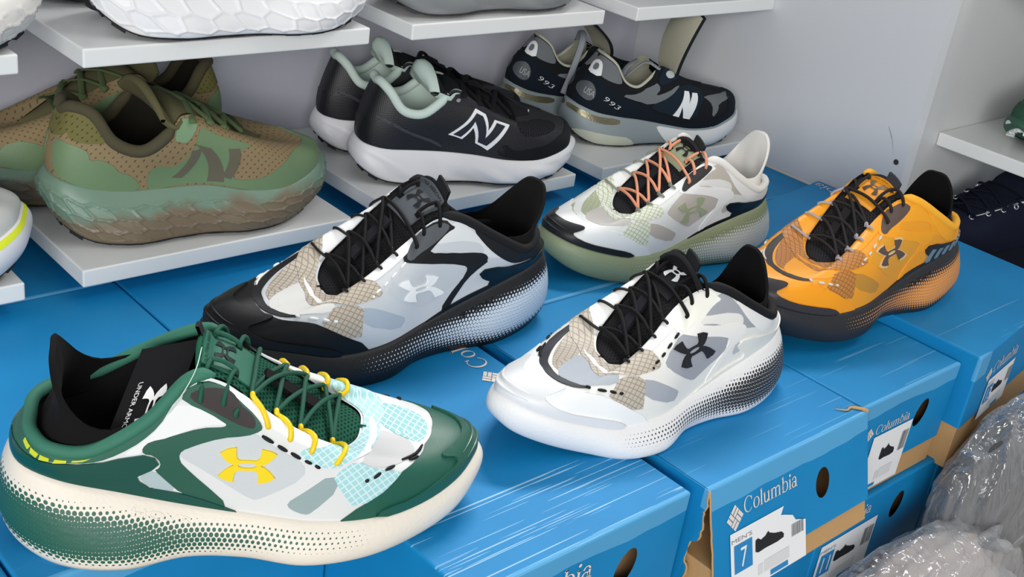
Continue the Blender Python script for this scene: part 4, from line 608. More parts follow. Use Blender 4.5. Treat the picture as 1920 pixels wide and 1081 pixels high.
# torn corner where two boxes meet
mb = MB(); pth = smooth_path([(.842,.424,.0006),(.850,.417,.0008),(.857,.418,.0008),(.864,.411,.0010),(.8686,.4080,-.001)], 5)-b7.o; mb.tube(pth, np.linspace(.0004, .0022, len(pth)), n=5); mb.build('torn_edge', tanm, b7.root)
b8 = Box('shoe_box', 'blue box with a narrow sticker, between the size 7 box and the skewed box', [(.8710,.4115),(1.0375,.4105),(1.0375,.69),(.8710,.69)], -.112, -.0012, -.083, 4.1, hole=(.112,-.040,.0095,.0150,-.42), scratch=.3)
b8.letter_front(.0324, -.0395, .0070); b8.logo_front(.0215, -.0365, .0058); b8.sticker(.0325, .0985, -.1045, -.0420)
b9 = Box('shoe_box', 'large blue box set askew under the orange shoe heel', [(1.0435,.3955),(1.3070,.432),(1.3070,.770),(1.0400,.740)], -.118, .0095, -.070, 5.9, hole=None, scratch=.4)
b9.letter_front(.0540, -.0255, .0088); b9.logo_front(.0440, -.0235, .0062); b9.sticker(.0500, .1280, -.0790, -.0320, '13')
P, wd = columbia('Columbia'); printed('lettering', P, lambda a, b: b9.top(1.2985-b*.0115, .766-(wd-a)*.0125), printm, b9.root)
ba = Box('shoe_box', 'blue box lid in front of the lower left shelf, behind the green shoe', [(.2020,.560),(.4190,.560),(.4190,.902),(.2020,.902)], -.155, 0, -.15, 7.3, scratch=.05)
Box('shoe_box', 'dull blue box lid under the black shoe toe, scuffed top', [(.4205,.6735),(.6365,.6735),(.6365,1.02),(.4205,1.02)], -.155, -.0008, -.15, 8.3, scratch=.05)
Box('shoe_box', 'blue box lid between the black shoe heel and the black and white pair', [(.6505,.6915),(.8690,.6915),(.8690,1.03),(.6505,1.03)], -.155, -.0006, -.15, 9.1, scratch=.05)
Box('shoe_box', 'blue box lid under the sage green shoe', [(.8710,.6915),(1.0375,.6915),(1.0375,1.03),(.8710,1.03)], -.155, -.0012, -.15, 9.9, scratch=.05)
Box('shoe_box', 'shaded blue box lid against the foot of the wall panel', [(1.0395,.7715),(1.3090,.775),(1.3090,1.10),(1.0395,1.10)], -.155, -.0012, -.15, 3.9, scratch=.05)
Box('shoe_box', 'shaded blue box lid below the far left shelf board', [(.2020,.904),(.4190,.904),(.4190,1.103),(.2020,1.103)], -.155, -.0008, -.15, 6.6, scratch=.05)
Box('shoe_box', 'shaded blue box lid at the left frame edge under the pale shoe', [(-.02,.56),(.2000,.56),(.2000,1.1),(-.02,1.1)], -.155, -.0006, -.15, 6.1, scratch=.05)
b11 = Box('shoe_box', 'blue box with a size 11 sticker in the lower row', [(.8500,.4075),(1.0545,.4075),(1.0545,.69),(.8500,.69)], -.225, -.1135, -.21, 2.2, hole=(.139,-.146,.0095,.0150,-.3), scratch=.2)
b11.letter_front(.0156, -.1335, .0085); b11.sticker(.010, .104, -.203, -.1445, '11')
Box('shoe_box', 'blue box in the lower row under the large askew box', [(1.0560,.4075),(1.30,.4075),(1.30,.69),(1.0560,.69)], -.235, -.1195, -.22, 2.9, scratch=.2)
Box('shoe_box', 'blue box in the lower row under the size 7 box', [(.6300,.4075),(.8480,.4075),(.8480,.69),(.6300,.69)], -.225, -.1165, -.25, 3.3, scratch=.2)

def ua_shoe(key, name, label, c, tab, ttop, z0=0.0):
    F, E, B, po = [np.array(x) for x in SHAPES[key]]
    root = empty(name, (po[0], po[1], z0), po[2], label, 'shoe', 'court shoes set out on the blue boxes')
    U = Upper(F, E); S = Sole(B, F)
    # midsole
    V, Fs, UV, R, H, T = sole_mesh(S)
    x = R[..., 0]; ramp = np.interp(x, [-20, 25, 70, 120, 170, 214, 225], [1.25, 1.15, .95, .62, .34, .12, 0]); hc = .46+.20*smst(90, 190, x); hw = .37-.12*smst(80, 205, x)
    ink = np.clip(ramp*(1-np.abs((H-hc)/hw)**2.2), 0, None)**.8; ink = np.minimum(ink, c.get('inkmax', .86))*(x < 222)
    mesh_obj('midsole', V*MM, Fs, dots_mat(c['sole'], c['dots'], c.get('period', 3.6)), root, uv=UV, attr={'ink': ink.ravel()})
    V, Fs, UV = upper_mesh(U)
    mesh_obj('upper', V, Fs, mat(c['base'], .45, .15, 1500), root, uv=UV)
    for t_c, sg in ((18.35, 1), (3.65, -1)):
        flat_polys('embossed_lettering', text_polys('HOVR'), on_side(S, t_c, .74, (-.34*sg*-1*-1, -.012), (0, .15), .35), mat(c['sole'], .45), root)
    ov = OV
    R_ = lambda nm, m, off, label=None, **kw: overlay(nm[0], U, nm[1], m, root, off, label=label, **kw)
    for w_, nm in (('win_a', 'ankle_window'), ('win_b', 'side_window'), ('win_c', 'heel_window'), ('win_d', 'forefoot_window')):
        m = weave_mat(*c[w_]) if isinstance(c[w_], tuple) else mat(c[w_], .5)
        for p in ov[w_]: R_((nm, [p]), m, .3)
    g = grid_mat(*c['rip'])
    R_(('ripstop_panel', ov['rip']), g, .45); gi = 1 if key == 'green' else 0
    R_(('toe_panel', [ov['toe_rip'][gi]]+(ov['toe_edge'] if not gi else [])), grid_mat(*c['toe_rip']), .4)
    m = weave_mat(*c['toe_win']) if isinstance(c['toe_win'], tuple) else mat(c['toe_win'], .5)
    R_(('toe_window', [[(11.9,.88),(11,.93),(10.2,.905),(9.2,.78),(8.3,.60),(7.8,.50),(7.63,.37),(8.72,.49),(9.66,.57),(10.42,.62),(11.0,.7)] if not gi else ov['toe_win'][1]]), m, .42)
    CBM = [(4.5, .93), (3.9, .80), (3.3, .68), (2.7, .55), (1.84, .30), (1.0, .40), (0, .42), (0, .97), (2, .97), (4, .97), (4.6, .97)]
    CBL = [(22, .45), (21.2, .55), (20.4, .56), (20.03, .68), (19.5, .79), (18.9, .82), (18.3, .86), (17.75, .92), (17.4, .97), (18.5, .98), (20, .98), (21, .98), (22, .97)]
    R_(('collar_band', [CBM, CBL]), mat(c['collarband'], .6, .1, 1200), .5, chk=0)
    band = [p for p in ov['band']]
    LB = [q for q in band[1] if q != [16.49, .56] and q != [17.31, .53]]
    LB = [[17.1, .53] if q == [17.1, .53] else q for q in LB]
    for p in (band[0], LB): R_(('side_band', [p]), mat(c['band'], .5), .6)
    # bright lacing edge
    if c.get('edge'):
        ed1 = [(6.5, .80), (6.75, .72), (7.1, .62), (7.5, .58), (8.4, .80), (9.4, .985), (8.5, .985), (7.5, .985), (6.7, .985)]
        ed2 = [(15.9, .80), (15.95, .72), (15.8, .62), (15.5, .52), (15.2, .55), (13.5, .84), (12.8, .985), (14.0, .985), (15.3, .985), (16.0, .985)]
        for p in (ed1, ed2): R_(('lacing_edge', [p]), mat(c['edge'], .4), .75)
    RING = [(15.9, .36), (15.4, .34), (14.7, .49), (13.4, .72), (12.6, .85), (11.6, .88), (10.2, .88), (8.9, .68), (7.93, .53), (7.26, .41), (6.75, .40), (6.5, .40), (6.6, .47), (7.0, .60), (7.6, .74), (8.5, .93), (9.4, .985), (10.2, .985), (11, .985), (12, .985), (12.9, .98), (13.9, .83), (15.0, .58), (15.8, .48)]
    R_(('lacing_guard', [RING]), g, .85, res=3, chk=2)
    arc = [(12.3,.90),(11.6,.905),(10.6,.90),(9.88,.89),(8.9,.72),(8.0,.555),(7.5,.45),(7.72,.50),(8.6,.68),(9.5,.87),(10.2,.925),(11.2,.935)]
    R_(('toe_arc', [arc if not gi else [(14.7,.48),(13.6,.68),(12.59,.855),(11.6,.89),(10.7,.91),(10.2,.955),(11.2,.945),(12.5,.90),(13.5,.745),(14.6,.51)]]), mat(c['arc'], .35), 1.0, res=2.5, chk=2)
    for p in ov['eyestay']: R_(('eyestay', [p]), mat(c['eyestay'], .55), .95)
    if c.get('band_toe'): R_(('toe_stripe', [[(14.38, .58), (13.88, .655), (13.41, .64), (12.59, .64), (11.62, .62), (10.63, .61), (9.48, .57), (8.61, .47), (8.46, .42), (9.15, .49), (10.28, .55), (11.16, .55), (12.16, .55), (13.02, .54), (13.9, .48)]]), mat(c['band_toe'], .5), .8)
    CAP = [(6.4, .0), (6.58, .06), (7.2, .17), (7.87, .28), (9.29, .46), (10.17, .53), (11.06, .555), (12.2, .55), (13.1, .47), (14.04, .33), (14.79, .16), (15.35, .06), (15.6, .0), (14.4, 0), (13, 0), (12, 0), (11, 0), (10, 0), (9, 0), (8, 0), (7, 0)]
    R_(('toe_cap', [CAP]), mat(c['cap'], .42, .08, 900), .9, chk=0)
    GD = [(6.9, .0), (7.19, .05), (7.8, .065), (8.62, .085), (9.3, .14), (9.42, .19), (9.30, .25), (9.22, .34), (9.45, .385), (9.93, .36), (10.51, .33), (11.2, .31), (11.99, .33), (12.6, .37), (12.8, .33), (12.55, .22), (12.75, .16), (13.58, .115), (14.24, .07), (14.87, .055), (15.05, .0), (14, 0), (13, 0), (12, 0), (11, 0), (10, 0), (9, 0), (8, 0)]
    if key in ('white', 'black'): GD = [(t_, min(s_*1.30, .47) if 9.2 < t_ < 12.9 else s_) for t_, s_ in GD]
    R_(('toe_guard', [GD]), mat(c['guard'], .38, .05, 700, coat=c.get('gcoat', 0)), 2.8, chk=1)
    for s_r in (.10, .19):
        tr = np.linspace(9.7, 12.4, 26); P = U(tr, np.full(26, s_r))-U.normal(tr, np.full(26, s_r))*2.6
        mb = MB(); mb.tube(P*MM, 1.5*np.sin(np.linspace(.12, np.pi-.12, 26))*MM, n=8); mb.build('guard_rib', mat(c['guard'], .38, .05, 700, coat=c.get('gcoat', 0)), root)
    CM = [(3.6, .27), (3.75, .36), (3.69, .45), (3.39, .51), (2.79, .49), (1.84, .28), (1.0, .40), (-.0, .42), (0, 0), (1, 0), (2.5, 0), (4.0, 0), (5.0, 0), (4.3, .03), (3.75, .05), (3.3, .06), (3.29, .15)]
    CL = [(22, 0), (22, .42), (21.2, .56), (20.4, .55), (19.66, .74), (19.2, .79), (18.67, .77), (18.31, .69), (18.19, .6), (18.2, .5), (18.35, .44), (18.63, .36), (18.64, .26), (18.52, .14), (18.0, .09), (17.5, .03), (17.2, 0), (18.5, 0), (20, 0), (21, 0)]
    cm = mat(c['counter'], .34, coat=c.get('ccoat', .15), spec=.25) if not c.get('ribs') else mat(c['counter'], .35)
    for p in (CM, CL): R_(('heel_counter', [p]), cm, 1.4, chk=0)
    if c.get('ribs'):
        rb = mat(c['ribs'], .4)
        for i in range(7):
            t0 = 1.1+i*.36
            R_(('heel_rib', [[(t0, .06), (t0+.17, .06), (t0+.17, .37), (t0, .37)]]), rb, 2.1, chk=0, res=3)
    if c.get('heel_dash'):
        for p in ov['heel_dash']: R_(('heel_bar', [p]), mat(c['heel_dash'], .4), 1.1, chk=0, res=3)
    # running stitches
    if c.get('dash'):
        sm = mat(c['dash'], .6)
        for p in ov['dash']:
            a = np.array(p, float); k = np.linspace(0, 1, 5); q = a[0]+(a[1]-a[0])*k[:, None]
            if np.abs(a[0]-a[1]).max() < .01: continue
            P = ts(U, q[:, 0], q[:, 1], -1.2*-1)
            P = U(q[:, 0], q[:, 1])-U.normal(q[:, 0], q[:, 1])*.8
            mb = MB(); mb.tube(P*MM, np.array([.7, 1.15, 1.2, 1.15, .7])*MM, n=6); mb.build('stitch', sm, root)
    # side emblems
    for cf in LOGO[key]:
        cf = np.array(cf)
        for gr, nm, col, off in ([(.14, 'emblem_border', c['logo_edge'], 1.15)] if c.get('logo_edge') else [])+[(0., 'emblem', c['logo'], 1.5)]:
            EV, EF = emblem_mesh(gr); x_, y_ = np.array(EV).T
            V, Fc = wrap(U, np.stack([x_**0, x_, y_, x_*x_, x_*y_, y_*y_], 1)@cf, EF, off); mesh_obj(nm, V*MM, Fc, mat(col, .45), root)
    # collar, lining, heel tab
    collar_rim(U, root, mat(c['rim'], .75, .2, 1600))
    lining(U, F, root, mat(c['lining'], .9, .2, 1600))
    nt, nb = 41, 16; t = np.linspace(-4.2, 4.2, nt); Et = U(t % 22, np.ones(nt)); inn = -cr(outn(F), t % 22)
    hp = np.interp(np.abs(t), [0, .4, .8, 1.2, 1.6, 2.0, 2.6, 3.2, 4.2], [1, .995, .97, .91, .82, .70, .46, .22, -.06])
    base = Et+inn*5-UP*8; cx0 = Et[nt//2]
    topP = np.zeros((nt, 3)); H = tab[1]-cx0[2]
    k = np.clip(hp, 0, 1)
    topP[:, 0] = base[:, 0]*(1-k)+(tab[0]+(base[:, 0]-base[nt//2, 0])*.55)*k
    topP[:, 1] = base[:, 1]*(1-.12*k); topP[:, 2] = Et[:, 2]-2+H*hp
    rows = []
    for j in range(nb):
        b = j/(nb-1); P = base*(1-b)+topP*b
        P[:, 0] += 7*np.sin(np.pi*b)*k; P[:, 1] *= 1+.06*np.sin(np.pi*b); rows.append(P)
    P1 = np.stack(rows, 1); dn = np.zeros_like(P1); dn[..., 0] = 3.6; P2 = P1+dn*np.array([1, 0, 0])
    mb = MB(); mb.grid(P1*MM); mb.grid(P2*MM, flip=True); 
    edge = np.stack([P1[:, -1], (P1[:, -1]+P2[:, -1])/2+UP*1.6, P2[:, -1]], 1); mb.grid(edge*MM)
    mb.build('heel_tab', mat(c['tab'], .92, .25, 1800), root)
    # tongue
    T_ = Tongue(U, ttop[0], a1=ttop[1])
    A = np.linspace(11.0, 4.0, 44); Cc = np.linspace(-1, 1, 17); AA, CC = np.meshgrid(A, Cc, indexing='ij'); P = T_(AA, CC)
    hw_ = np.linalg.norm(P[:, -1]-P[:, 0], axis=1)/2; len_ = np.r_[0, np.cumsum(np.linalg.norm(np.diff(P[:, 8], axis=0), axis=1))]
    uv = np.stack([CC*hw_[:, None], np.broadcast_to(len_[:, None], CC.shape)], -1).reshape(-1, 2)
    mb = MB(); mb.grid(P*MM); n1 = len(mb.V); P2 = P-T_.normal(AA, CC)*4; mb.grid(P2*MM, flip=True)
    mb.grid(np.stack([P[-1], (P[-1]+P2[-1])/2+T_.normal(AA[-1], CC[-1])*.5+UP*2, P2[-1]], 1)*MM)
    uva = np.vstack([uv, uv, np.zeros((len(mb.V)-2*n1, 2))])
    tg = mesh_obj('tongue', mb.V, mb.F, knit_mat(*c['knit']), root, uv=uva)
    def piece(nm, a0, a1, c0, c1, off, m, na=10, nc=12, label=None, thick=1.2):
        mb = MB(); P = quad_on(T_, a0, a1, c0, c1, off, na, nc); Q = quad_on(T_, a0, a1, c0, c1, off-thick, na, nc)
        mb.grid(P*MM); ring = np.concatenate([P[:, 0], P[-1, 1:], P[::-1, -1][1:], P[0, ::-1][1:-1]]); rq = np.concatenate([Q[:, 0], Q[-1, 1:], Q[::-1, -1][1:], Q[0, ::-1][1:-1]])
        mb.grid(np.stack([ring, rq], 1)*MM, closed_u=True)
        return mb.build(nm, m, tg, label=label)
    pl = piece('tongue_plate', 6.75, 4.15, -.62, .62, 1.4, mat(c['plate'], .5))
    fm = lambda x, y: tuple((T_(np.array([5.95+y*.42]), np.array([x*.34]))+T_.normal(np.array([5.95+y*.42]), np.array([x*.34]))*2.0)[0]*MM)
    flip = lambda f: (lambda x, y: f(-x, -y))
    flat_emblem('tongue_emblem', (lambda x, y: fm(x, -y)), mat(c['tlogo'], .4), tg)
    tp = text_polys('ULTRA ARROW')
    ft = lambda x, y: tuple((T_(np.array([4.75-y*.55]), np.array([x*.165]))+T_.normal(np.array([4.75-y*.55]), np.array([x*.165]))*2.0)[0]*MM)
    flat_polys('tongue_lettering', tp, ft, mat(c['ttext'], .5), tg)
    for ca in (-.52, .52):
        for a_ in (6.3, 5.3): piece('lace_slot', a_+.09, a_-.09, ca-.09, ca+.09, 1.75, mat('#101010', .8), 3, 3)
    piece('lace_keeper', 8.35, 7.0, -.17, .17, 5.5, mat(c['keeper'], .85, .3, 2500), thick=3)
    # pull tab at the tongue top
    Pt = T_(np.array([4.0]*9), np.linspace(.05, .62, 9)); d = UP*1.0+np.array([-.35, 0, 0])
    mb = MB(); G = np.stack([Pt+d*h for h in (-4, 0, 3, 6, 7)], 1); mb.grid(G*MM); mb.grid((G+np.array([-2.2, 0, 0]))*MM, flip=True)
    mb.grid(np.stack([G[:, -1], G[:, -1]+np.array([-2.2, 0, 0])], 1)*MM); mb.build('pull_tab', mat(c['ptab'], .8, .3, 2500), tg)
    # laces
    lt, ltb = [15.2, 14.6, 14.0, 13.1], [(15.93, .66), (15.74, .57), (15.57, .48), (15.3, .40)]
    mt, mtb = [7.5, 8.0, 8.55, 9.1], [(6.73, .77), (6.88, .66), (7.01, .55), (7.18, .46)]
    em = mat(c['eyelet'], .4)
    eL, eM = [], []
    for tt, tb, lst in [(a, b, eL) for a, b in zip(lt, ltb)]+[(a, b, eM) for a, b in zip(mt, mtb)]:
        hi = ts(U, tt, .985)[0]; lo = ts(U, tb[0], tb[1])[0]; lo = hi+(lo-hi)*.98
        nn = -U.normal(np.array([(tt+tb[0])/2]), np.array([.85]))[0]; ctr = T_(np.array([8.5]), np.array([0.]))[0]
        inw = np.array([0, -np.sign(hi[1]-ctr[1])*1.0, .25]); tip = hi+inw*3.5+UP*3.2
        kk = np.array([1, .97, .66, .33, .0])*c.get('elen', .62); tq = tt+(tb[0]-tt)*kk; sq = .985+(tb[1]-.985)*kk
        sp_ = U(tq, sq)-U.normal(tq, sq)*np.array([-.6, 1.7, 2.3, 2.3, 2.3])[:, None]
        pth = smooth_path(list(sp_)+[hi+inw*1.5+UP*3.2, tip, hi+inw*3-UP*.5], 5)
        mb = MB(); mb.tube(pth*MM, c.get('er', 1.25)*MM, n=7); mb.build('eyelet', em, root); lst.append(tip)
    holesL = [ts(U, *q)[0]-U.normal(np.array([q[0]]), np.array([q[1]]))[0]*1.6 for q in ((16.4, .74), (16.44, .84), (16.95, .88))]
    holesM = [ts(U, *q)[0]-U.normal(np.array([q[0]]), np.array([q[1]]))[0]*1.6 for q in ((6.33, .81), (6.31, .92), (5.8, .95))]
    lm = mat(c['lace'], .75, .35, 2600)
    def tpt(a, cc, o): return (T_(np.array([a]), np.array([cc]))+T_.normal(np.array([a]), np.array([cc]))*o)[0]
    def arc(p, q, h):
        out = []
        for k_ in (.0, .25, .5, .75):
            x_ = p+(q-p)*k_; x_ = x_+UP*h*math.sin(math.pi*k_); out.append(x_)
        return out
    def strand(start, chain, h0, holes, sgn):
        pts = [start]
        for i, q in enumerate(chain): pts = pts[:-1]+arc(pts[-1], q, h0+i*.6)+[q]
        o = UP*1.2
        pts = pts[:-1]+arc(pts[-1], holes[0]+o*2, 6)+[holes[0]+o*1.5, holes[0]-UP*2]
        mb = MB(); mb.tube(smooth_path(pts, 5)*MM, 1.55*MM, n=8)
        s1, s2 = tpt(6.3, sgn*.52, 1.8), tpt(5.3, sgn*.52, 1.8)
        for s_, h_ in ((s1, holes[1]), (s2, holes[2])):
            mid = (s_+h_)/2+UP*6; mb.tube(smooth_path([s_-UP*3, s_+UP*1.5, s_*.6+h_*.4+UP*6, s_*.25+h_*.75+UP*5, h_+UP*.5, h_-UP*3], 6)*MM, 1.55*MM, n=8)
        mb.tube(smooth_path([s1-UP*3, s1+UP*2, (s1+s2)/2+UP*4, s2+UP*2, s2-UP*3], 6)*MM, 1.55*MM, n=8)
        mb.build('lace', lm, root)
    strand(eL[3], [eM[2], eL[1], eM[0]], 4, holesL, -1)
    strand(eM[3], [eL[2], eM[1], eL[0]], 5.5, holesM, 1)
    mb = MB(); mb.tube(smooth_path([eL[3]]+arc(eL[3], eM[3], 3)[1:]+[eM[3]], 5)*MM, 1.55*MM, n=8); mb.build('lace', lm, root)
    return root, U, T_, S
UA = {}
UA['green'] = dict(inkmax=1.0, er=1.7, elen=1.0, ccoat=.5, sole='#E6DFD2', dots='#1F5B4C', base='#DEE1E2', win_a='#E8EBEC', win_b=('#D0D6DA', '#C2CACF'), win_c='#AEC0C6', win_d=('#7F9A9C', '#A9B9BC'), rip=('#A4D6DC', '#D2ECEF'), toe_rip=('#8CC8CC', '#CFEAEC'), toe_win='#C9CACB',
  collarband='#24614F', band='#205848', edge='#F3F6F6', arc='#F2F6F6', eyestay='#3D3838', cap='#1E5A4A', guard='#1C5747', gcoat=.25, counter='#0F4D44', heel_dash='#C9D42E', dash='#1C1D20', logo='#F2D51B', eyelet='#F1CF10', lace='#115440', knit=('#1B5A45', '#0C2A22'), plate='#2E6E59', tlogo='#1B2A28', ttext='#173B33', keeper='#111113', ptab='#26242A', rim='#33745F', lining='#0C0C0D', tab='#0E0E10')
UA['black'] = dict(sole='#16171A', dots='#CBD9E6', base='#C9CED3', win_a='#DADDDF', win_b='#C4CACF', win_c='#C6CCD0', win_d=('#9AA7B6', '#BCC7D2'), rip=('#BDB3A3', '#95897A'), toe_rip=('#BDB4A6', '#8F8577'), toe_win='#DADAD8',
  collarband='#1D1E20', band='#1C1D1F', edge='#F1F2F2', arc='#F4F4F4', eyestay='#4C5156', band_toe='#1D1E21', cap='#18191B', guard='#1A1B1D', counter='#0B0C0F', dash='#F0F0EE', logo='#F2F4F5', eyelet='#1B1B1D', lace='#101012', knit=('#18191B', '#0B0B0C'), plate='#51575D', tlogo='#1A1B1D', ttext='#202123', keeper='#1C1D22', ptab='#1E1F22', rim='#1A1B1D', lining='#121315', tab='#0C0C0D')
UA['white'] = dict(sole='#ECECEC', dots='#2A2C32', base='#EAEBE7', win_a=('#8F949E', '#B3B8C0'), win_b=('#9095A0', '#B4B8C1'), win_c='#BBC0C2', win_d=('#979EA9', '#B9BFC8'), rip=('#BFB7AA', '#9A9083'), toe_rip=('#B5ADA0', '#968C7F'), toe_win=('#98A1AC', '#B9C0C8'),
  collarband='#EDEEEC', band='#F2F2EF', edge='#F4F5F4', arc='#F5F6F5', eyestay='#EEEFE6', band_toe='#33353B', cap='#F0F3F4', guard='#DDE0E3', counter='#E9EAE3', dash='#17181B', logo='#25262A', eyelet='#1B1B1D', lace='#101012', knit=('#1A1B1D', '#0B0B0C'), plate='#17181A', tlogo='#F2F3F3', ttext='#E9EAEA', keeper='#1B1D25', ptab='#1E1F22', rim='#17181B', lining='#101113', tab='#0C0C0D')
UA['sage'] = dict(sole='#929E7C', dots='#DCE4E2', base='#E6E9E8', win_a='#BFBAB0', win_b='#C2BDB5', win_c='#BDB9B2', win_d='#BFB9B0', rip=('#E4E8D8', '#B3BFA0'), toe_rip=('#A0A98A', '#B4BC9E'), toe_win='#C2BFBA',
  collarband='#EFF0ED', band='#F2F4F3', edge='#F3F5F4', arc='#F4F6F5', eyestay='#3C3A3B', cap='#F0F3F3', guard='#232427', counter='#0D0E10', logo='#A3AD8E', eyelet='#8D9085', lace='#EBA27E', knit=('#26262A', '#0E0E0F'), plate='#9DA687', tlogo='#1E211B', ttext='#5E664E', keeper='#1D1D20', ptab='#2A2B2A', rim='#ECEBE6', lining='#DEDDD6', tab='#E8E6E1')
UA['orange'] = dict(sole='#232429', dots='#E0964F', base='#EE9F20', win_a='#F4A51F', win_b='#E3A02A', win_c='#EFA122', win_d='#C08A2F', rip=('#C07F3A', '#96622E'), toe_rip=('#B87433', '#93602C'), toe_win='#F0A021',
  collarband='#F6A81F', band='#F7A61D', edge='#F6A31A', arc='#F49E19', eyestay='#594842', band_toe='#3B3736', cap='#F79F12', guard='#3A383C', counter='#26282D', ribs='#6E8494', dash='#D9D4CC', logo='#574A45', logo_edge='#E9C48B', eyelet='#A9A5AC', lace='#2A2526', knit=('#26262A', '#0E0E0F'), plate='#F4A01C', tlogo='#4A372A', ttext='#9A6A1C', keeper='#1E1E20', ptab='#3B3A3E', rim='#FBB32A', lining='#0C0C0D', tab='#0C0C0D')

# ------------------------------------------------------------------ the five court shoes
TOPS = dict(orange=((131, -4, 121), 5.9), sage=((122, 0, 115), 5.8), white=((129, -4, 121), 5.9), black=((126, 0, 130), 5.7), green=((119, 0, 123), 5.6))
def mid_top(key): return TOPS[key]
gs = ua_shoe('green', 'sneaker', 'green and cream basketball shoe with yellow eyelet loops, in the foreground', UA['green'], (32, 131), mid_top('green'))
ks = ua_shoe('black', 'sneaker', 'black basketball shoe with black laces and white emblem', UA['black'], (14, 130), mid_top('black'))
ws = ua_shoe('white', 'sneaker', 'white basketball shoe with black laces and black emblem', UA['white'], (46, 127), mid_top('white'))
ss = ua_shoe('sage', 'sneaker', 'white and sage green basketball shoe with salmon orange laces', UA['sage'], (24, 129), mid_top('sage'))
os_ = ua_shoe('orange', 'sneaker', 'orange and black basketball shoe with black laces', UA['orange'], (48, 130), mid_top('orange'), .0)
os_[0].location.z = .0096; ws[0].location.z = .0006
# hang tag inside the green shoe
groot, gU = gs[0], gs[1]
ht = empty('hang_tag', groot.location, groot.rotation_euler.z, 'black card hang tag with white emblem tucked inside the green shoe', 'tag')
p0, p1, p2, p3 = [np.array(p) for p in ((64, -17, 76.), (100, -27, 88.), (118, 16, 122.), (84, 22, 112.))]
def tagp(a, b, o=0.0):
    P = p0*(1-a)*(1-b)+p1*a*(1-b)+p2*a*b+p3*(1-a)*b; n = np.cross(p1-p0, p3-p0); n /= np.linalg.norm(n)
    return tuple((P+n*o)*MM)
mb = MB(); mb.add([tagp(0,0),tagp(1,0),tagp(1,1),tagp(0,1),tagp(0,0,-1),tagp(1,0,-1),tagp(1,1,-1),tagp(0,1,-1)], [(0,1,2,3),(7,6,5,4),(0,4,5,1),(1,5,6,2),(2,6,7,3),(3,7,4,0)])
mb.build('card', mat('#151517', .45), ht, False)
flat_emblem('emblem', lambda x, y: tagp(.56+y*.26, .24-x*.26, .5), mat('#F2F2F2', .5), ht)
flat_polys('lettering', text_polys('UNDER ARMOUR'), lambda x, y: tagp(.20+y*.11, .24-x*.085, .5), mat('#F2F2F2', .5), ht)
mb = MB(); q = np.array([np.array(tagp(.9, .15, .6))/MM, (98, -33, 98), (108, -36, 118), (114, -30, 128), (118, -12, 132)]); mb.tube(smooth_path(q, 8)*MM, .35*MM, n=6); mb.build('string', mat('#CFE3DC', .3), ht)
# ------------------------------------------------------------------ running shoes on the shelves
def mir(poly): return [((22-t) % 22 if t != 0 else 22.0, s) for t, s in poly]
def flatlace(U, T_, root, m, ts_l, ts_m, w=3.0, r=1.1, hi=4.0, ends=True):
    """flat laces crossing the tongue"""
    for i in range(len(ts_l)):
        pairs = [(ts_l[i], ts_m[min(i+1, len(ts_m)-1)])] if i % 1 == 0 else []
        pairs += [(ts_m[i], ts_l[min(i+1, len(ts_l)-1)])]
        for a, b in pairs:
            A = ts(U, a, .93, 1.0)[0]; Bq = ts(U, b, .93, 1.0)[0]; out = (A-Bq)/np.linalg.norm(A-Bq)
            pts = [A+out*5-UP*2.0, A+out*2+UP*1.0, A*.75+Bq*.25+UP*hi, (A+Bq)/2+UP*(hi+1.5), A*.25+Bq*.75+UP*hi, Bq-out*2+UP*1.0, Bq-out*5-UP*2.0]
            mb = MB(); mb.tube(smooth_path(pts, 5)*MM, w*MM, n=8, flat=r/w, up=(0, 0, 1)); mb.build('lace', m, root)
def lug_sole(S, root, m, n=15, h=4.5):
    """dark outsole with lugs under the midsole"""
    t = np.linspace(0, 22, 132, endpoint=False); P = S(t, np.zeros(132)); inn = -cr(outn(S.E), t)
    mb = MB(); R = np.stack([P+inn*1.0+UP*1.5, P+inn*.2-UP*1.4, P+inn*9-UP*2.2], 1); mb.grid(R*MM, closed_u=True)
    mb.build('outsole', m, root)
    for i in range(n*2):
        tc = 22*i/(n*2); tt = np.array([tc-.2, tc+.2]) % 22; Q = S(tt, np.zeros(2)); I = -cr(outn(S.E), tt)
        a = Q+I*.4-UP*1.0; b = Q+I*10-UP*1.5; zz = np.minimum(np.maximum(Q[:, 2:3]-.5, .8), 3.2)
        V = [a[0], a[1], b[1], b[0], a[0]-UP*zz[0], a[1]-UP*zz[1], b[1]-UP*zz[1], b[0]-UP*zz[0]]
        mb = MB(); mb.add(np.array(V)*MM, [(0,1,2,3),(7,6,5,4),(0,4,5,1),(1,5,6,2),(2,6,7,3),(3,7,4,0)]); mb.build('lug', m, root, False)
def cell_disp(scale_u=15., scale_v=11., depth=1.7, seed=1, skew=.5, v0=.04, v1=.8):
    rs = np.random.RandomState(seed)
    def f(T, Vv, P):
        u = T*30.0; v = Vv*46.0; x = (u-v*skew)/scale_u; y = v/scale_v; d1 = np.full(x.shape, 9.); d2 = d1.copy()
        for j in range(-1, 7):
            for i in range(-6, 52):
                cx = i+.5*(j % 2)+rs.uniform(-.18, .18); cy = j+rs.uniform(-.15, .15)
                d = np.hypot(x-cx, y-cy); n2 = np.minimum(np.maximum(d1, d), d2); d1 = np.minimum(d1, d); d2 = n2
        g = np.clip((d2-d1)/.19, 0, 1); m = smst(v0, v0+.08, Vv)*(1-smst(v1-.1, v1, Vv))
        return depth*(1-g*g*(3-2*g))*m - .35*(1-np.clip(d1/.6, 0, 1)**2)*m
    return f
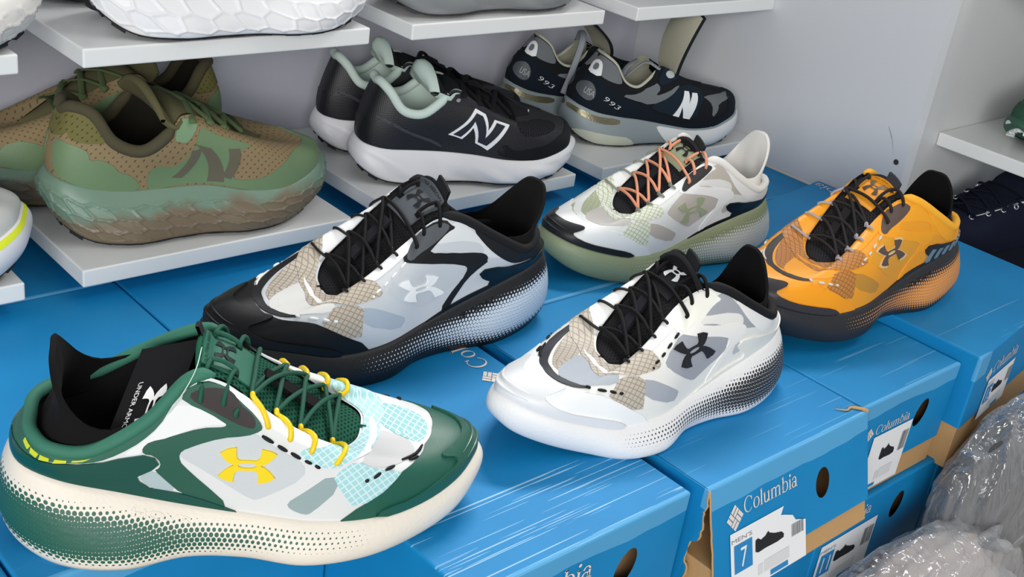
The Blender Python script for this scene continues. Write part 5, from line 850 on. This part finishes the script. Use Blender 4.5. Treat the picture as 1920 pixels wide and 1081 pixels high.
def wave_disp(depth=2.0):
    def f(T, Vv, P):
        u = P[..., 0]; m = smst(.05, .2, Vv)*(1-smst(.62, .85, Vv))
        return depth*m*(np.sin(u*.085+Vv*5.0)*.6+np.sin(u*.19+Vv*8+1)*.3)
    return f
def trainer(key, pose, z, name, label, c, group, flip=False, fam='olive', scale=1.0, detail=True, disp=None, ysc=1.0, laces=True):
    F, E, B, po = [np.array(x) for x in SHAPES[key]]
    if pose is None: pose = po
    F, E, B = [q*scale*np.array([1, ysc, 1]) for q in (F, E, B)]
    root = empty(name, (pose[0], pose[1], z), pose[2], label, 'shoe', group)
    U = Upper(F, E); S = Sole(B+UP*c.get('lift', 0), F, c.get('bo', 7.), c.get('bt', 8.))
    V, Fs, UV, R, H, T = sole_mesh(S, c.get('nt', 352) if disp else 176, c.get('nv', 24) if disp else 14, disp)
    mesh_obj('midsole', V*MM, Fs, c['solem'], root, uv=UV)
    if c.get('outsole'): lug_sole(S, root, mat(c['outsole'], .8), h=4)
    V, Fs, UV = upper_mesh(U); mesh_obj('upper', V, Fs, c['upm'], root, uv=UV)
    for nm, off, m, polys, lab in c['ov']:
        SS = U
        if nm.startswith('S:'): nm = nm[2:]; SS = S
        overlay(nm, SS, polys, m, root, off, label=lab, chk=0 if 'letter' in nm else c.get('chk', 1))
    collar_rim(U, root, c['rimm'], c.get('rim_r', 4.5), -5.5, 5.5, lift=c.get('rim_lift', 1.0)); lining(U, F, root, c['linm'])
    T_ = Tongue(U, (U(np.array([5.6]), np.array([1.]))+U(np.array([16.4]), np.array([1.])))[0]/2+np.array(c.get('ttop', (-10, 0, 14.))), bulge=5., widen=c.get('widen', 1.05), round=c.get('round', 9.))
    if c.get('tongue', True):
        A = np.linspace(11.0, 4.0, 36); Cc = np.linspace(-1, 1, 15); AA, CC = np.meshgrid(A, Cc, indexing='ij'); P = T_(AA, CC); k_ = np.clip((7.2-AA)/2.2, 0, 1)[..., None]
        P2 = P-T_.normal(AA, CC)*(2+c.get('tth', 6.)*k_*(1-.45*CC[..., None]**2)); N1 = T_.normal(AA[-1], CC[-1]); up_ = P[-1]-P[-4]; up_ /= np.linalg.norm(up_, axis=1, keepdims=True)
        mb = MB(); mb.grid(P*MM); mb.build('tongue', c['tonm'], root)
        h_ = c.get('tth', 6.)*.5; mid_ = (P[-1]+P2[-1])/2
        mb = MB(); mb.grid(P2*MM, flip=True); mb.grid(np.stack([P[-1], P[-1]*.85+P2[-1]*.15+up_*h_*.6, mid_+up_*h_, P[-1]*.15+P2[-1]*.85+up_*h_*.6, P2[-1]], 1)*MM)
        for e_ in (0, -1): mb.grid(np.stack([P[:, e_], (P[:, e_]+P2[:, e_])/2+(P[:, e_]-P[:, 7])*.03, P2[:, e_]], 1)*MM)
        mb.build('tongue_padding', c.get('padm', c['tonm']), root)
    if laces: flatlace(U, T_, root, c['lacem'], [15.8, 15.0, 14.3, 13.4], [6.2, 7.0, 7.7, 8.6])
    return root, U, S, T_
def both(p): return [p, mir(p)]
og = OV2['olive']
def camo_mat():
    m, ns, ls, b = principled('olive_midsole'); tc = ns.new('ShaderNodeTexCoord'); sp = ns.new('ShaderNodeSeparateXYZ'); ls.new(tc.outputs['Object'], sp.inputs[0])
    nz = ns.new('ShaderNodeTexNoise'); nz.inputs['Scale'].default_value = 34; ls.new(tc.outputs['Object'], nz.inputs['Vector'])
    k = mth(ns, ls, 'MULTIPLY_ADD', nz.outputs['Fac'], .035, sp.outputs[2]); r = mth(ns, ls, 'MULTIPLY_ADD', sp.outputs[0], -.02, k)
    f = ns.new('ShaderNodeMapRange'); f.inputs[1].default_value = .036; f.inputs[2].default_value = .046; ls.new(r, f.inputs[0])
    ls.new(mixc(ns, ls, f.outputs[0], lin('#746753'), lin('#6F8A78')), b.inputs['Base Color']); b.inputs['Roughness'].default_value = .42
    return m
def perf_mat(c, hole):
    m, ns, ls, b = principled('perforated_mesh'); uv = ns.new('ShaderNodeUVMap'); sp = ns.new('ShaderNodeSeparateXYZ'); ls.new(uv.outputs[0], sp.inputs[0])
    fx = mth(ns, ls, 'SUBTRACT', mth(ns, ls, 'FRACT', mth(ns, ls, 'DIVIDE', sp.outputs[0], 5.0)), .5); fy = mth(ns, ls, 'SUBTRACT', mth(ns, ls, 'FRACT', mth(ns, ls, 'DIVIDE', sp.outputs[1], 5.4)), .5)
    d = mth(ns, ls, 'ADD', mth(ns, ls, 'ABSOLUTE', mth(ns, ls, 'MULTIPLY', fx, .75)), mth(ns, ls, 'ABSOLUTE', mth(ns, ls, 'MULTIPLY', fy, 1.3)))
    ls.new(mixc(ns, ls, mth(ns, ls, 'LESS_THAN', d, .2), lin(c), lin(hole)), b.inputs['Base Color']); b.inputs['Roughness'].default_value = .8
    return m
def olive_spec(**k):
    gr = mat('#6C8560', .55, .25, 700); lg = mat('#7C9A76', .5)
    ov = [('heel_panel', .7, gr, both(og[0][1]), None), ('heel_cushion', .9, perf_mat('#6B6634', '#3C3A1E'), both([(21.12,.87),(20.85,.97),(20.56,.99),(20.19,.99),(19.88,.99),(19.63,.97),(19.42,.79),(20.0,.6),(20.53,.56),(20.9,.61)])+[[(20.9,.62),(21.12,.87),(20.85,.97),(22,.985),(23.1,.97),(22.9,.87),(23.1,.62),(22,.6)]], None),
          ('mudguard', .8, gr, [og[2][1], mir([(18.3,.43),(17.9,.57),(17.67,.41),(17.17,.51),(16.64,.68),(15.89,.84),(15.4,.48),(15.8,.44),(16.2,.28),(16.5,.09),(15.6,.11),(15,.23),(14.1,.3),(13.6,.1),(14,0),(15.6,0),(17,0),(18.4,0)])], None),
          ('eyestay', 1.2, lg, both(og[3][1]), None), ('side_letter', 1.3, mat('#66604F', .45), [og[4][1], og[5][1], og[6][1]]+[mir(og[i][1]) for i in (4, 5, 6)], None)]
    d = dict(solem=camo_mat(), outsole='#2A2A2C', upm=perf_mat('#8C7957', '#5A4C37'), ov=ov, rimm=mat('#4A4530', .9, .3, 900), rim_r=5.5, linm=mat('#1F1D17', .95), tonm=mat('#5C5838', .9, .3, 600), lacem=mat('#55663F', .85, .3, 900), lift=0, bo=9., bt=9.)
    d.update(k); return d
C1 = cell_disp(19., 9.5, 1.6, 1, 1.1)
GO = 'olive green trail shoes on the lower shelf'
OS = olive_spec(nt=616, nv=44)
trainer('olive', None, ZL1+.0045, 'trail_shoe', 'olive green and tan trail shoe with a sculpted sole, nearer of the pair', OS, GO, disp=C1)
trainer('olive', (.613, 1.045, 3.10), ZL1+.0045, 'trail_shoe', 'olive and tan trail shoe turned the other way, behind its mate', OS, GO, disp=C1, ysc=.78)
white_s = mat('#E6E7EA', .45); whiteup = mat('#E4E6E8', .7, .2, 500)
WS = olive_spec(nt=616, nv=44, solem=white_s, upm=whiteup, ov=[], rimm=whiteup, linm=mat('#B9BBBE', .9), tonm=whiteup, lacem=whiteup)
C2 = cell_disp(20., 14., 1.6, 5)
GW = 'shoes on the upper shelf'
trainer('olive', (.4076, .9551, -.0374), ZS1+.0045, 'running_shoe', 'all white running shoe with a honeycomb patterned sole on the upper shelf', WS, GW, scale=.987/.975, disp=C2, laces=False)
trainer('olive', (.395, 1.062, -.03), ZS1+.0045, 'running_shoe', 'white running shoe behind its mate against the wall, only its dark sole edge showing', olive_spec(solem=mat('#3A3B3E', .6), upm=whiteup, ov=[], rimm=whiteup, linm=mat('#B9BBBE', .9), tonm=whiteup, lacem=whiteup), GW, scale=1.0, laces=False, ysc=.72)
pale = mat('#DAD8D4', .5)

PS = olive_spec(solem=pale, upm=whiteup, ov=[], rimm=whiteup, linm=mat('#B9BBBE', .9), tonm=whiteup, lacem=whiteup)
trainer('olive', (.0869, .9551, -.04), ZS1+.0045, 'running_shoe', 'cream white running shoe toe at the upper left corner of the photo', PS, GW, scale=1/.975, disp=C2, laces=False)
neon = mat('#E4F02A', .5)
NS = olive_spec(solem=white_s, upm=mat('#CFD0CC', .85, .3, 500), ov=[('S:neon_stripe', .4, neon, [[(8.2,.80),(9.5,.86),(11,.88),(12.5,.86),(14.5,.80),(14.5,.97),(12.5,.985),(11,.985),(9.5,.985),(8.2,.97)]], None)], rimm=whiteup, linm=mat('#B9BBBE', .9), tonm=whiteup, lacem=whiteup)
trainer('olive', (.0681, .9281, -.04), ZL1+.0045, 'running_shoe', 'pale grey and white shoe toe with a neon yellow stripe', NS, 'shoes on the lower shelf', scale=1.0, laces=False)
# black and white pair
nb = OV2['nb']
def nb_spec(**k):
    dk = mat('#1B1C21', .38, .2, 900); ln = mat('#3C3E45', .5)
    ov = [('heel_panel', .6, weave_mat('#0F1013', '#1A1B20', 2.2, .45), both(nb[2][1]), None), ('eyestay', .7, mat('#2A2B31', .45), both([(16.7,.93),(16.0,.97),(15.4,.95),(15.5,.66),(15.7,.51),(15.95,.53),(15.95,.72),(16.4,.81)]), None),
          ('toe_cap', .6, mat('#15161A', .5, .15, 400), [[(10,.0),(10,.35),(11,.4),(13.08,.3),(14.25,.17),(15.13,.13),(15.79,.09),(16.0,.18),(16.42,.05),(15.68,.01),(14.94,0),(14,0),(12,0)], mir([(11.,0),(11,.4),(13.08,.3),(14.25,.17),(15.13,.13),(15.79,.09),(16.42,.05),(15.68,.01),(14.94,0),(14,0),(12,0)])], None),
          ('mesh_window', .5, knit_mat('#24252A', '#0D0D10', 4.5), both([(14.81,.57),(13.2,.8),(12.2,.85),(12.2,.55),(13.5,.38),(14.62,.31),(15.31,.3)]), None), ('side_line', .8, ln, both(nb[6][1]), None),
          ('letter_edge', 1.1, mat('#E9EBEE', .5), both(nb[0][1]), 'white outlined letter N'), ('side_letter', 1.9, mat('#2B2D36', .4), both(nb[1][1]), None), ('lace_hole', 1.4, mat('#8A8C92', .4), both(nb[7][1]), None)]
    d = dict(solem=mat('#E4E4E8', .45), outsole='#2A2B2E', upm=weave_mat('#101114', '#1C1D22', 2.6, .5), ov=ov, rimm=mat('#C4D4CC', .85, .2, 900), linm=mat('#BFD0C7', .9), tonm=mat('#17181B', .8, .3, 700), padm=mat('#BCCDC4', .85, .15, 500), lacem=mat('#141416', .85, .3, 900), ttop=(-12, 0, 12.), tth=17., widen=1.08, round=10., chk=1, lift=1, bo=8., bt=6., rim_r=5.0)
    d.update(k); return d
NBS = nb_spec(); nbpo = np.array(SHAPES['nb'][3])
GB = 'black and white running shoes on the lower shelf'
def tongue_front(r):
    root, U, S, T_ = r
    m = mat('#141416', .85, .3, 900)
    p = T_(np.array([7.0]), np.array([0.]))[0]+UP*5
    for sx in (1, -1):
        q = [p, p+np.array([8, 11*sx, 3]), p+np.array([20, 19*sx, -5]), p+np.array([25, 8*sx, -7]), p+np.array([5, 1*sx, -1])]
        mb = MB(); mb.tube(smooth_path(q, 7)*MM, 3*MM, n=8, flat=.45, up=(0, 0, 1)); mb.build('lace_bow', m, root)
tongue_front(trainer('nb', None, ZL1+.0040, 'running_shoe', 'black running shoe with white outlined N and white sole, nearer of the pair', NBS, GB, disp=wave_disp()))
tongue_front(trainer('nb', (nbpo[0]+.0060, nbpo[1]+.0830, nbpo[2]+.05), ZL1+.0040, 'running_shoe', 'black running shoe with white sole half hidden behind its mate', NBS, GB, disp=wave_disp(), ysc=.76))
# grey shoe above, dark shoe on the last upper shelf
gm_ = mat('#7E8184', .5); GSp = nb_spec(solem=gm_, upm=mat('#8A8D90', .8, .3, 500), ov=[], outsole='#3B3D40')
trainer('nb', (.7102, .9530, .0600), ZS1+.0040, 'running_shoe', 'grey running shoe with a wavy grey sole on the upper shelf', GSp, GW, scale=1.0709/.975, disp=wave_disp(2.6), laces=False)
trainer('nb', (1.08, 1.01, -.15), ZS1+.0040, 'running_shoe', 'dark shoe at the top edge of the photo, only its sole line showing', nb_spec(ov=[], solem=mat('#5A5C60', .6)), GW, scale=.95, laces=False)
# navy and grey pair
n9 = OV2['n993']; D9 = {}
for k_, p_ in n9: D9.setdefault(k_, []).append(p_)
def n9_spec(**k):
    nv = mat('#111A24', .9, .35, 900); nv2 = mat('#17242F', .9, .35, 900); gy = mat('#6C7174', .9, .35, 900); wh = mat('#E8EAEB', .5)
    cp = [(20.62,.985),(20.17,.95),(19.75,.965),(19.72,.62),(19.6,.85),(20.17,.7),(20.27,.56),(20.47,.85),(20.92,.81),(21.28,.73),(20.89,.94)]
    ov = [('collar_panel', .6, gy, both([(22,.7),(22,.98),(21,.98),(20.2,.98),(19.6,.98),(19.2,.9),(19.6,.72),(20.2,.64),(20.9,.68)]), None), ('mudguard', .7, nv, both(D9['mudguard'][0]), None),
          ('pull_loop', 1.2, wh, [[(21.9,.84),(21.5,.90),(21.0,.88),(20.75,.78),(20.55,.62),(21.6,.62),(21.75,.72)]], None), ('pull_loop_hole', 1.6, gy, [[(21.5,.82),(21.15,.83),(21.0,.75),(21.15,.69),(21.45,.71)]], None),
          ('badge', 1.2, mat('#4A5055', .6), both(D9['badge'][0]), None), ('side_panel', .8, gy, both(D9['side_panel'][0]), None), ('eyestay', .9, nv2, both(D9['eyestay'][0]), None), ('saddle', 1.0, nv2, both(D9['saddle'][0]), None),
          ('side_letter', 1.8, wh, both(D9['letter'][0]), 'white letter N'), ('toe_overlay', .8, gy, both(D9['toe_overlay'][0]), None), ('toe_cap', .9, nv, both([(11,.0),(11,.5),(12.34,.5),(13.37,.29),(13.79,.1),(15.19,.09),(15.19,0),(14,0),(12.3,0)]), None),
          ('eyelet_disc', 1.6, mat('#B9BDBF', .5), both(D9['eyelet_disc'][0]), None),
          ('S:gold_band', .5, mat('#7E7860', .3, .6, 500, metal=.6), both([(21.9,.88),(20.93,.90),(20.04,.88),(18.95,.93),(18.94,.76),(19.43,.7),(20.29,.71),(21.19,.74),(21.93,.7)]), None), ('S:cream_panel', .5, mat('#BFC4B4', .4), both(D9['S:cream_panel'][0]), None), ('S:white_sole', .5, mat('#E2E5E6', .5), [[(17.4,.9),(16.73,.88),(15.99,.9),(15.27,.91),(13.69,.91),(11,.91),(11,.02),(12,.02),(13.9,.02),(15.5,.02),(16.8,.03),(17.28,.6)], mir([(17.4,.9),(16.73,.88),(15.99,.9),(15.27,.91),(13.69,.91),(11,.91),(11,.02),(13.9,.02),(15.5,.02),(16.8,.03),(17.28,.6)])], None)]
    d = dict(solem=mat('#8B979B', .5), outsole='#2B2E31', upm=mat('#15171B', .85, .4, 600), ov=ov, rimm=mat('#B5B5A2', .8), rim_r=2.2, rim_lift=.6, linm=mat('#8E8E7E', .9, .2, 400), tonm=mat('#17191C', .9), lacem=mat('#8F949C', .85), tongue=False, lift=0, chk=1, bo=7., bt=5.)
    d.update(k); return d
N9S = n9_spec(); n9po = np.array(SHAPES['n993'][3]); G9 = 'navy and grey running shoes on the lower shelf'
def script993():
    P = []
    for k, dx in enumerate((0, 1.05, 2.1)):
        if k < 2: P += [[(x+dx, y) for x, y in q] for q in ringp(.45, .95, .36, .36, .20, .24)]+[[(x+dx, y) for x, y in q] for q in ringp(.1, .85, .72, .85, .58, .75, -75, 12, 12)]
        else: P += [[(x+dx, y) for x, y in q] for q in ringp(.4, .98, .36, .33, .20, .22, -80, 150, 14)]+[[(x+dx, y) for x, y in q] for q in ringp(.4, .34, .40, .36, .22, .24, -150, 80, 14)]
    return [[(x+y*.3, y) for x, y in q] for q in P]
def tongue_up(r, lean):
    """padded tongue pulled forward and standing up, with cream lining"""
    root, U, S, T_ = r
    b0 = T_(np.array([7.8]), np.array([0.]))[0]
    nu, nv = 16, 12; h = np.linspace(0, 1, nu); cc = np.linspace(-1, 1, nv); Hh, Cc = np.meshgrid(h, cc, indexing='ij')
    wd = 21+9*np.sin(Hh*2.2); X = b0[0]-6+lean*Hh*Hh*60-10*Hh*(1-Hh)+4*(Cc**2)*Hh; Y = b0[1]+Cc*wd; Z = b0[2]-2+Hh*(82 if lean > 0 else 60)-6*Cc**2*Hh
    P = np.stack([X, Y, Z], -1); Q = P+np.stack([np.full_like(X, 7.)*(1-.5*Cc**2)+1.5, 0*X, 0*X], -1)
    mb = MB(); mb.grid(P*MM); mb.build('tongue_lining', mat('#B9B6A2', .85, .2, 300), root)
    mb = MB(); mb.grid(Q*MM, flip=True)
    for a, b in ((P[-1], Q[-1]), (P[:, 0], Q[:, 0]), (P[:, -1], Q[:, -1])): mb.grid(np.stack([a, b], 1)*MM)
    mb.build('tongue', mat('#1A1C1F', .9, .4, 600), root)
def nb9(pose, label, lean, up):
    r = trainer('n993', pose, ZL1+.0035, 'running_shoe', label, N9S, G9, laces=False, ysc=1.0 if up else .76); root, U, S, T_ = r
    wh = mat('#D8DADC', .5)
    flat_polys('lettering', script993(), on_side(U, 19.95, .27, (-.30, -.035), (-.02, .085), 1.1), wh, root)
    flat_polys('badge_lettering', text_polys('USA'), on_side(U, 20.72, .24, (-.36, -.01), (-.02, .17), 1.7), mat('#9A9EA2', .5), root)
    # throat floor and short laces tucked inside
    A = np.linspace(11.0, 7.6, 20); Cc = np.linspace(-1, 1, 11); AA, CC = np.meshgrid(A, Cc, indexing='ij'); mb = MB(); mb.grid(T_(AA, CC)*MM); mb.build('vamp_lining', mat('#15171B', .9, .4, 600), root)
    lm = mat('#8F949C', .85)
    if up: tongue_up(r, .25)
    else:
        tongue_up(r, -1.0)
    E1 = ts(U, 16.2, .95)[0]; E2 = ts(U, 5.8, .95)[0]
    q = [E1+UP*2, E1*.7+E2*.3+UP*6+np.array([-14, 0, 0]), (E1+E2)/2+np.array([-34, 2, -18]), E2*.8+E1*.2+np.array([-22, 0, -6]), E2+UP*1] if up else [E2+UP*3, (E1+E2)/2+np.array([-8, 0, 20]), E1+np.array([-22, -8, 14]), E1+np.array([-32, -12, -22]), E1+np.array([-42, -14, -52])]
    mb = MB(); mb.tube(smooth_path(q, 8)*MM, 4.2*MM, n=8, flat=.3); mb.build('lace', lm, root)
nb9(None, 'navy and grey running shoe marked 993 with white N, tongue standing up', .25, True)
nb9((n9po[0]-.028, n9po[1]+.0850, n9po[2]+.05), 'navy and grey running shoe behind its 993 mate, loose grey lace hanging over', -.5, False)
# right hand bay
gsd = nb_spec(solem=mat('#2E5A45', .6), upm=mat('#2F5C48', .9, .4, 500), outsole='#DDE3E0', ov=[('mudguard', .7, mat('#2A5340', .9, .4, 500), both([(9.5,.0),(9.5,.3),(8.5,.28),(7.4,.2),(6.4,.05),(6.4,0),(8,0)])+[[(9.4,.0),(9.4,.32),(11,.38),(12.6,.32),(12.6,0),(11,0)]], None), ('toe_window', .6, mat('#3C705A', .85), [[(8.4,.4),(9.5,.52),(11,.6),(12.5,.52),(13.6,.4),(12.6,.72),(11,.85),(9.4,.72)]], None), ('S:edge_mark', .5, mat('#E8EBE9', .5), [[(8.0,.35),(9.6,.65),(9.4,.25)], [(11.6,.5),(12.4,.75),(12.6,.4)]], None)], rimm=mat('#2F5C48', .9), linm=mat('#24483A', .9), tonm=mat('#2F5C48', .9), lacem=mat('#25493B', .9))
trainer('nb', (1.72, .555, 2.95), .088+.004, 'suede_shoe', 'dark green suede shoe on the right hand shelf', gsd, 'shoes in the right hand bay')
mb = MB(); mb.box(1.335, 1.95, .412, .6885, -.30, -.075); o = mb.build('plinth', mat('#3F78A0', .6), None, False); tag(o, 'plain low display plinth under the navy canvas shoes', 'plinth')
nvy = mat('#151A2C', .9, .3, 600)
nvs = nb_spec(solem=mat('#161A26', .7), upm=nvy, outsole='#101218', ov=[], rimm=nvy, linm=mat('#0E1120', .95), tonm=nvy, lacem=mat('#12172A', .9, .3, 700), ttop=(-8, 0, 18.), tth=5.)
def rivets(r):
    root, U, S, T_ = r; m = mat('#C9CCD4', .3, metal=.7)
    for t_ in (15.9, 15.2, 14.5, 13.7, 6.1, 6.8, 7.6, 8.4):
        p = ts(U, t_, .86, 1.2)[0]; mb = MB(); a = np.linspace(0, 2*np.pi, 12, endpoint=False); n_ = -U.normal(np.array([t_]), np.array([.86]))[0]
        u = np.cross(n_, [1, 0, 0]); u /= np.linalg.norm(u); v = np.cross(n_, u); mb.tube((p+3.0*(np.cos(a)[:, None]*u+np.sin(a)[:, None]*v))*MM, 1.0*MM, n=6, closed=True); mb.build('eyelet', m, root)
rivets(trainer('nb', (1.590, .575, 2.80), -.075+.004, 'canvas_shoe', 'navy lace-up shoe with metal eyelets below the right hand shelf', nvs, 'shoes in the right hand bay'))
rivets(trainer('nb', (1.730, .440, 2.80), -.075+.004, 'canvas_shoe', 'navy lace-up shoe cut by the right frame edge, beside its mate', nvs, 'shoes in the right hand bay'))
trainer('nb', (1.95, .62, 2.9), .30, 'suede_shoe', 'blurred grey shoe at the upper right corner of the photo', nb_spec(solem=mat('#9A9EA6', .6), upm=mat('#8E929C', .8), ov=[], outsole='#6A6D74', rimm=mat('#8E929C', .8), linm=mat('#777', .9) if False else mat('#70747C', .9), tonm=mat('#8E929C', .8), lacem=mat('#8E929C', .8)), 'shoes in the right hand bay')
mb = MB(); mb.box(1.4215, 2.3, .40, .6995, .281, .2985); o = mb.build('shelf', shelfm, None, False); bevel(o, .0016, 3); tag(o, 'white shelf board at the upper right corner of the photo', 'shelf', 'white shelf boards')
# ------------------------------------------------------------------ plastic bags of clothing
def film_mat():
    m, ns, ls, b = principled('plastic_film'); ns.remove(b)
    gl = ns.new('ShaderNodeBsdfGlossy'); gl.inputs['Roughness'].default_value = .13; gl.inputs['Color'].default_value = (.95, .97, 1, 1)
    df = ns.new('ShaderNodeBsdfDiffuse'); df.inputs['Color'].default_value = (.8, .82, .85, 1)
    tr = ns.new('ShaderNodeBsdfTransparent'); m1 = ns.new('ShaderNodeMixShader'); mx = ns.new('ShaderNodeMixShader'); lw = ns.new('ShaderNodeLayerWeight'); lw.inputs[0].default_value = .3
    tc = ns.new('ShaderNodeTexCoord'); mp = ns.new('ShaderNodeMapping'); mp.inputs['Rotation'].default_value = (.5, .3, .6); mp.inputs['Scale'].default_value = (34, 9, 14); ls.new(tc.outputs['Object'], mp.inputs[0])
    nz = ns.new('ShaderNodeTexNoise'); nz.inputs['Scale'].default_value = 1; nz.inputs['Detail'].default_value = 2; nz.inputs['Distortion'].default_value = 1.6; ls.new(mp.outputs[0], nz.inputs['Vector'])
    rg = mth(ns, ls, 'ABSOLUTE', mth(ns, ls, 'SUBTRACT', nz.outputs['Fac'], .5))
    bp = ns.new('ShaderNodeBump'); bp.inputs['Strength'].default_value = .8; bp.inputs['Distance'].default_value = .012; ls.new(rg, bp.inputs['Height'])
    for s_ in (gl, df): ls.new(bp.outputs[0], s_.inputs['Normal'])
    ls.new(bp.outputs[0], lw.inputs['Normal'])
    m1.inputs[0].default_value = .42; ls.new(gl.outputs[0], m1.inputs[1]); ls.new(df.outputs[0], m1.inputs[2])
    k = mth(ns, ls, 'MULTIPLY_ADD', lw.outputs['Facing'], .55, .16)
    ls.new(k, mx.inputs[0]); ls.new(tr.outputs[0], mx.inputs[1]); ls.new(m1.outputs[0], mx.inputs[2]); ls.new(mx.outputs[0], ns['Material Output'].inputs[0])
    return m
film = film_mat()
def crumple(root, name, rad, m, seed, amp, freq, sub=5, ridge=True):
    bm = bmesh.new(); bmesh.ops.create_icosphere(bm, subdivisions=sub, radius=1.0)
    sv = Vector((seed*3.1, seed*1.7, seed*.9))
    for v in bm.verts:
        p = v.co.copy()
        # long folds: warp the domain, then ridges stretched along one direction
        wq = noise.noise_vector(p*1.3+sv)*.8; q = p+wq; n = 0
        for o_, a_ in ((1, 1), (2.2, .5), (4.6, .22)):
            z_ = noise.noise(Vector((q.x*freq[0], q.y*freq[1], q.z*freq[2]))*o_+sv*o_)
            n += a_*((.45-abs(z_)*1.6) if ridge else z_)
        e = abs(p.z)**.8*(1 if p.z > 0 else -1)
        v.co = Vector((p.x*rad[0], p.y*rad[1], e*rad[2]))*(1+amp*n)
    me = bpy.data.meshes.new(name); bm.to_mesh(me); bm.free(); me.materials.append(m); me.polygons.foreach_set('use_smooth', np.ones(len(me.polygons), bool))
    o = bpy.data.objects.new(name, me); COL.objects.link(o); o.parent = root
    return o
def bag(loc, rad, rz, label, gcol, seed):
    r = empty('plastic_bag', (loc[0], loc[1], loc[2]-rad[2]), rz, label, 'bag', 'bags of clothing heaped before the boxes')
    g = crumple(r, 'folded_clothing', [x*.88 for x in rad], mat(gcol, .9, .4, 300, var=.2), seed, .16, (.9, .9, 1.3), 5, False); g.location = (0, 0, rad[2])
    f = crumple(r, 'film', rad, film, seed+.37, .12, (1.3, 1.0, 2.2), 6, True); f.location = (0, 0, rad[2])
bag((1.125, .360, -.135), (.14, .042, .092), .0, 'grey clothing in a crinkled clear plastic bag, nearest the size 11 box', '#4C4D4F', 3)
bag((.930, .335, -.247), (.165, .060, .128), -.05, 'pale clothing in a clear plastic bag at the bottom right corner', '#B9AFAA', 8)
bag((1.345, .345, -.16), (.07, .045, .09), .0, 'white clothing in clear plastic at the right frame edge, below the askew box', '#B9BBBF', 12)
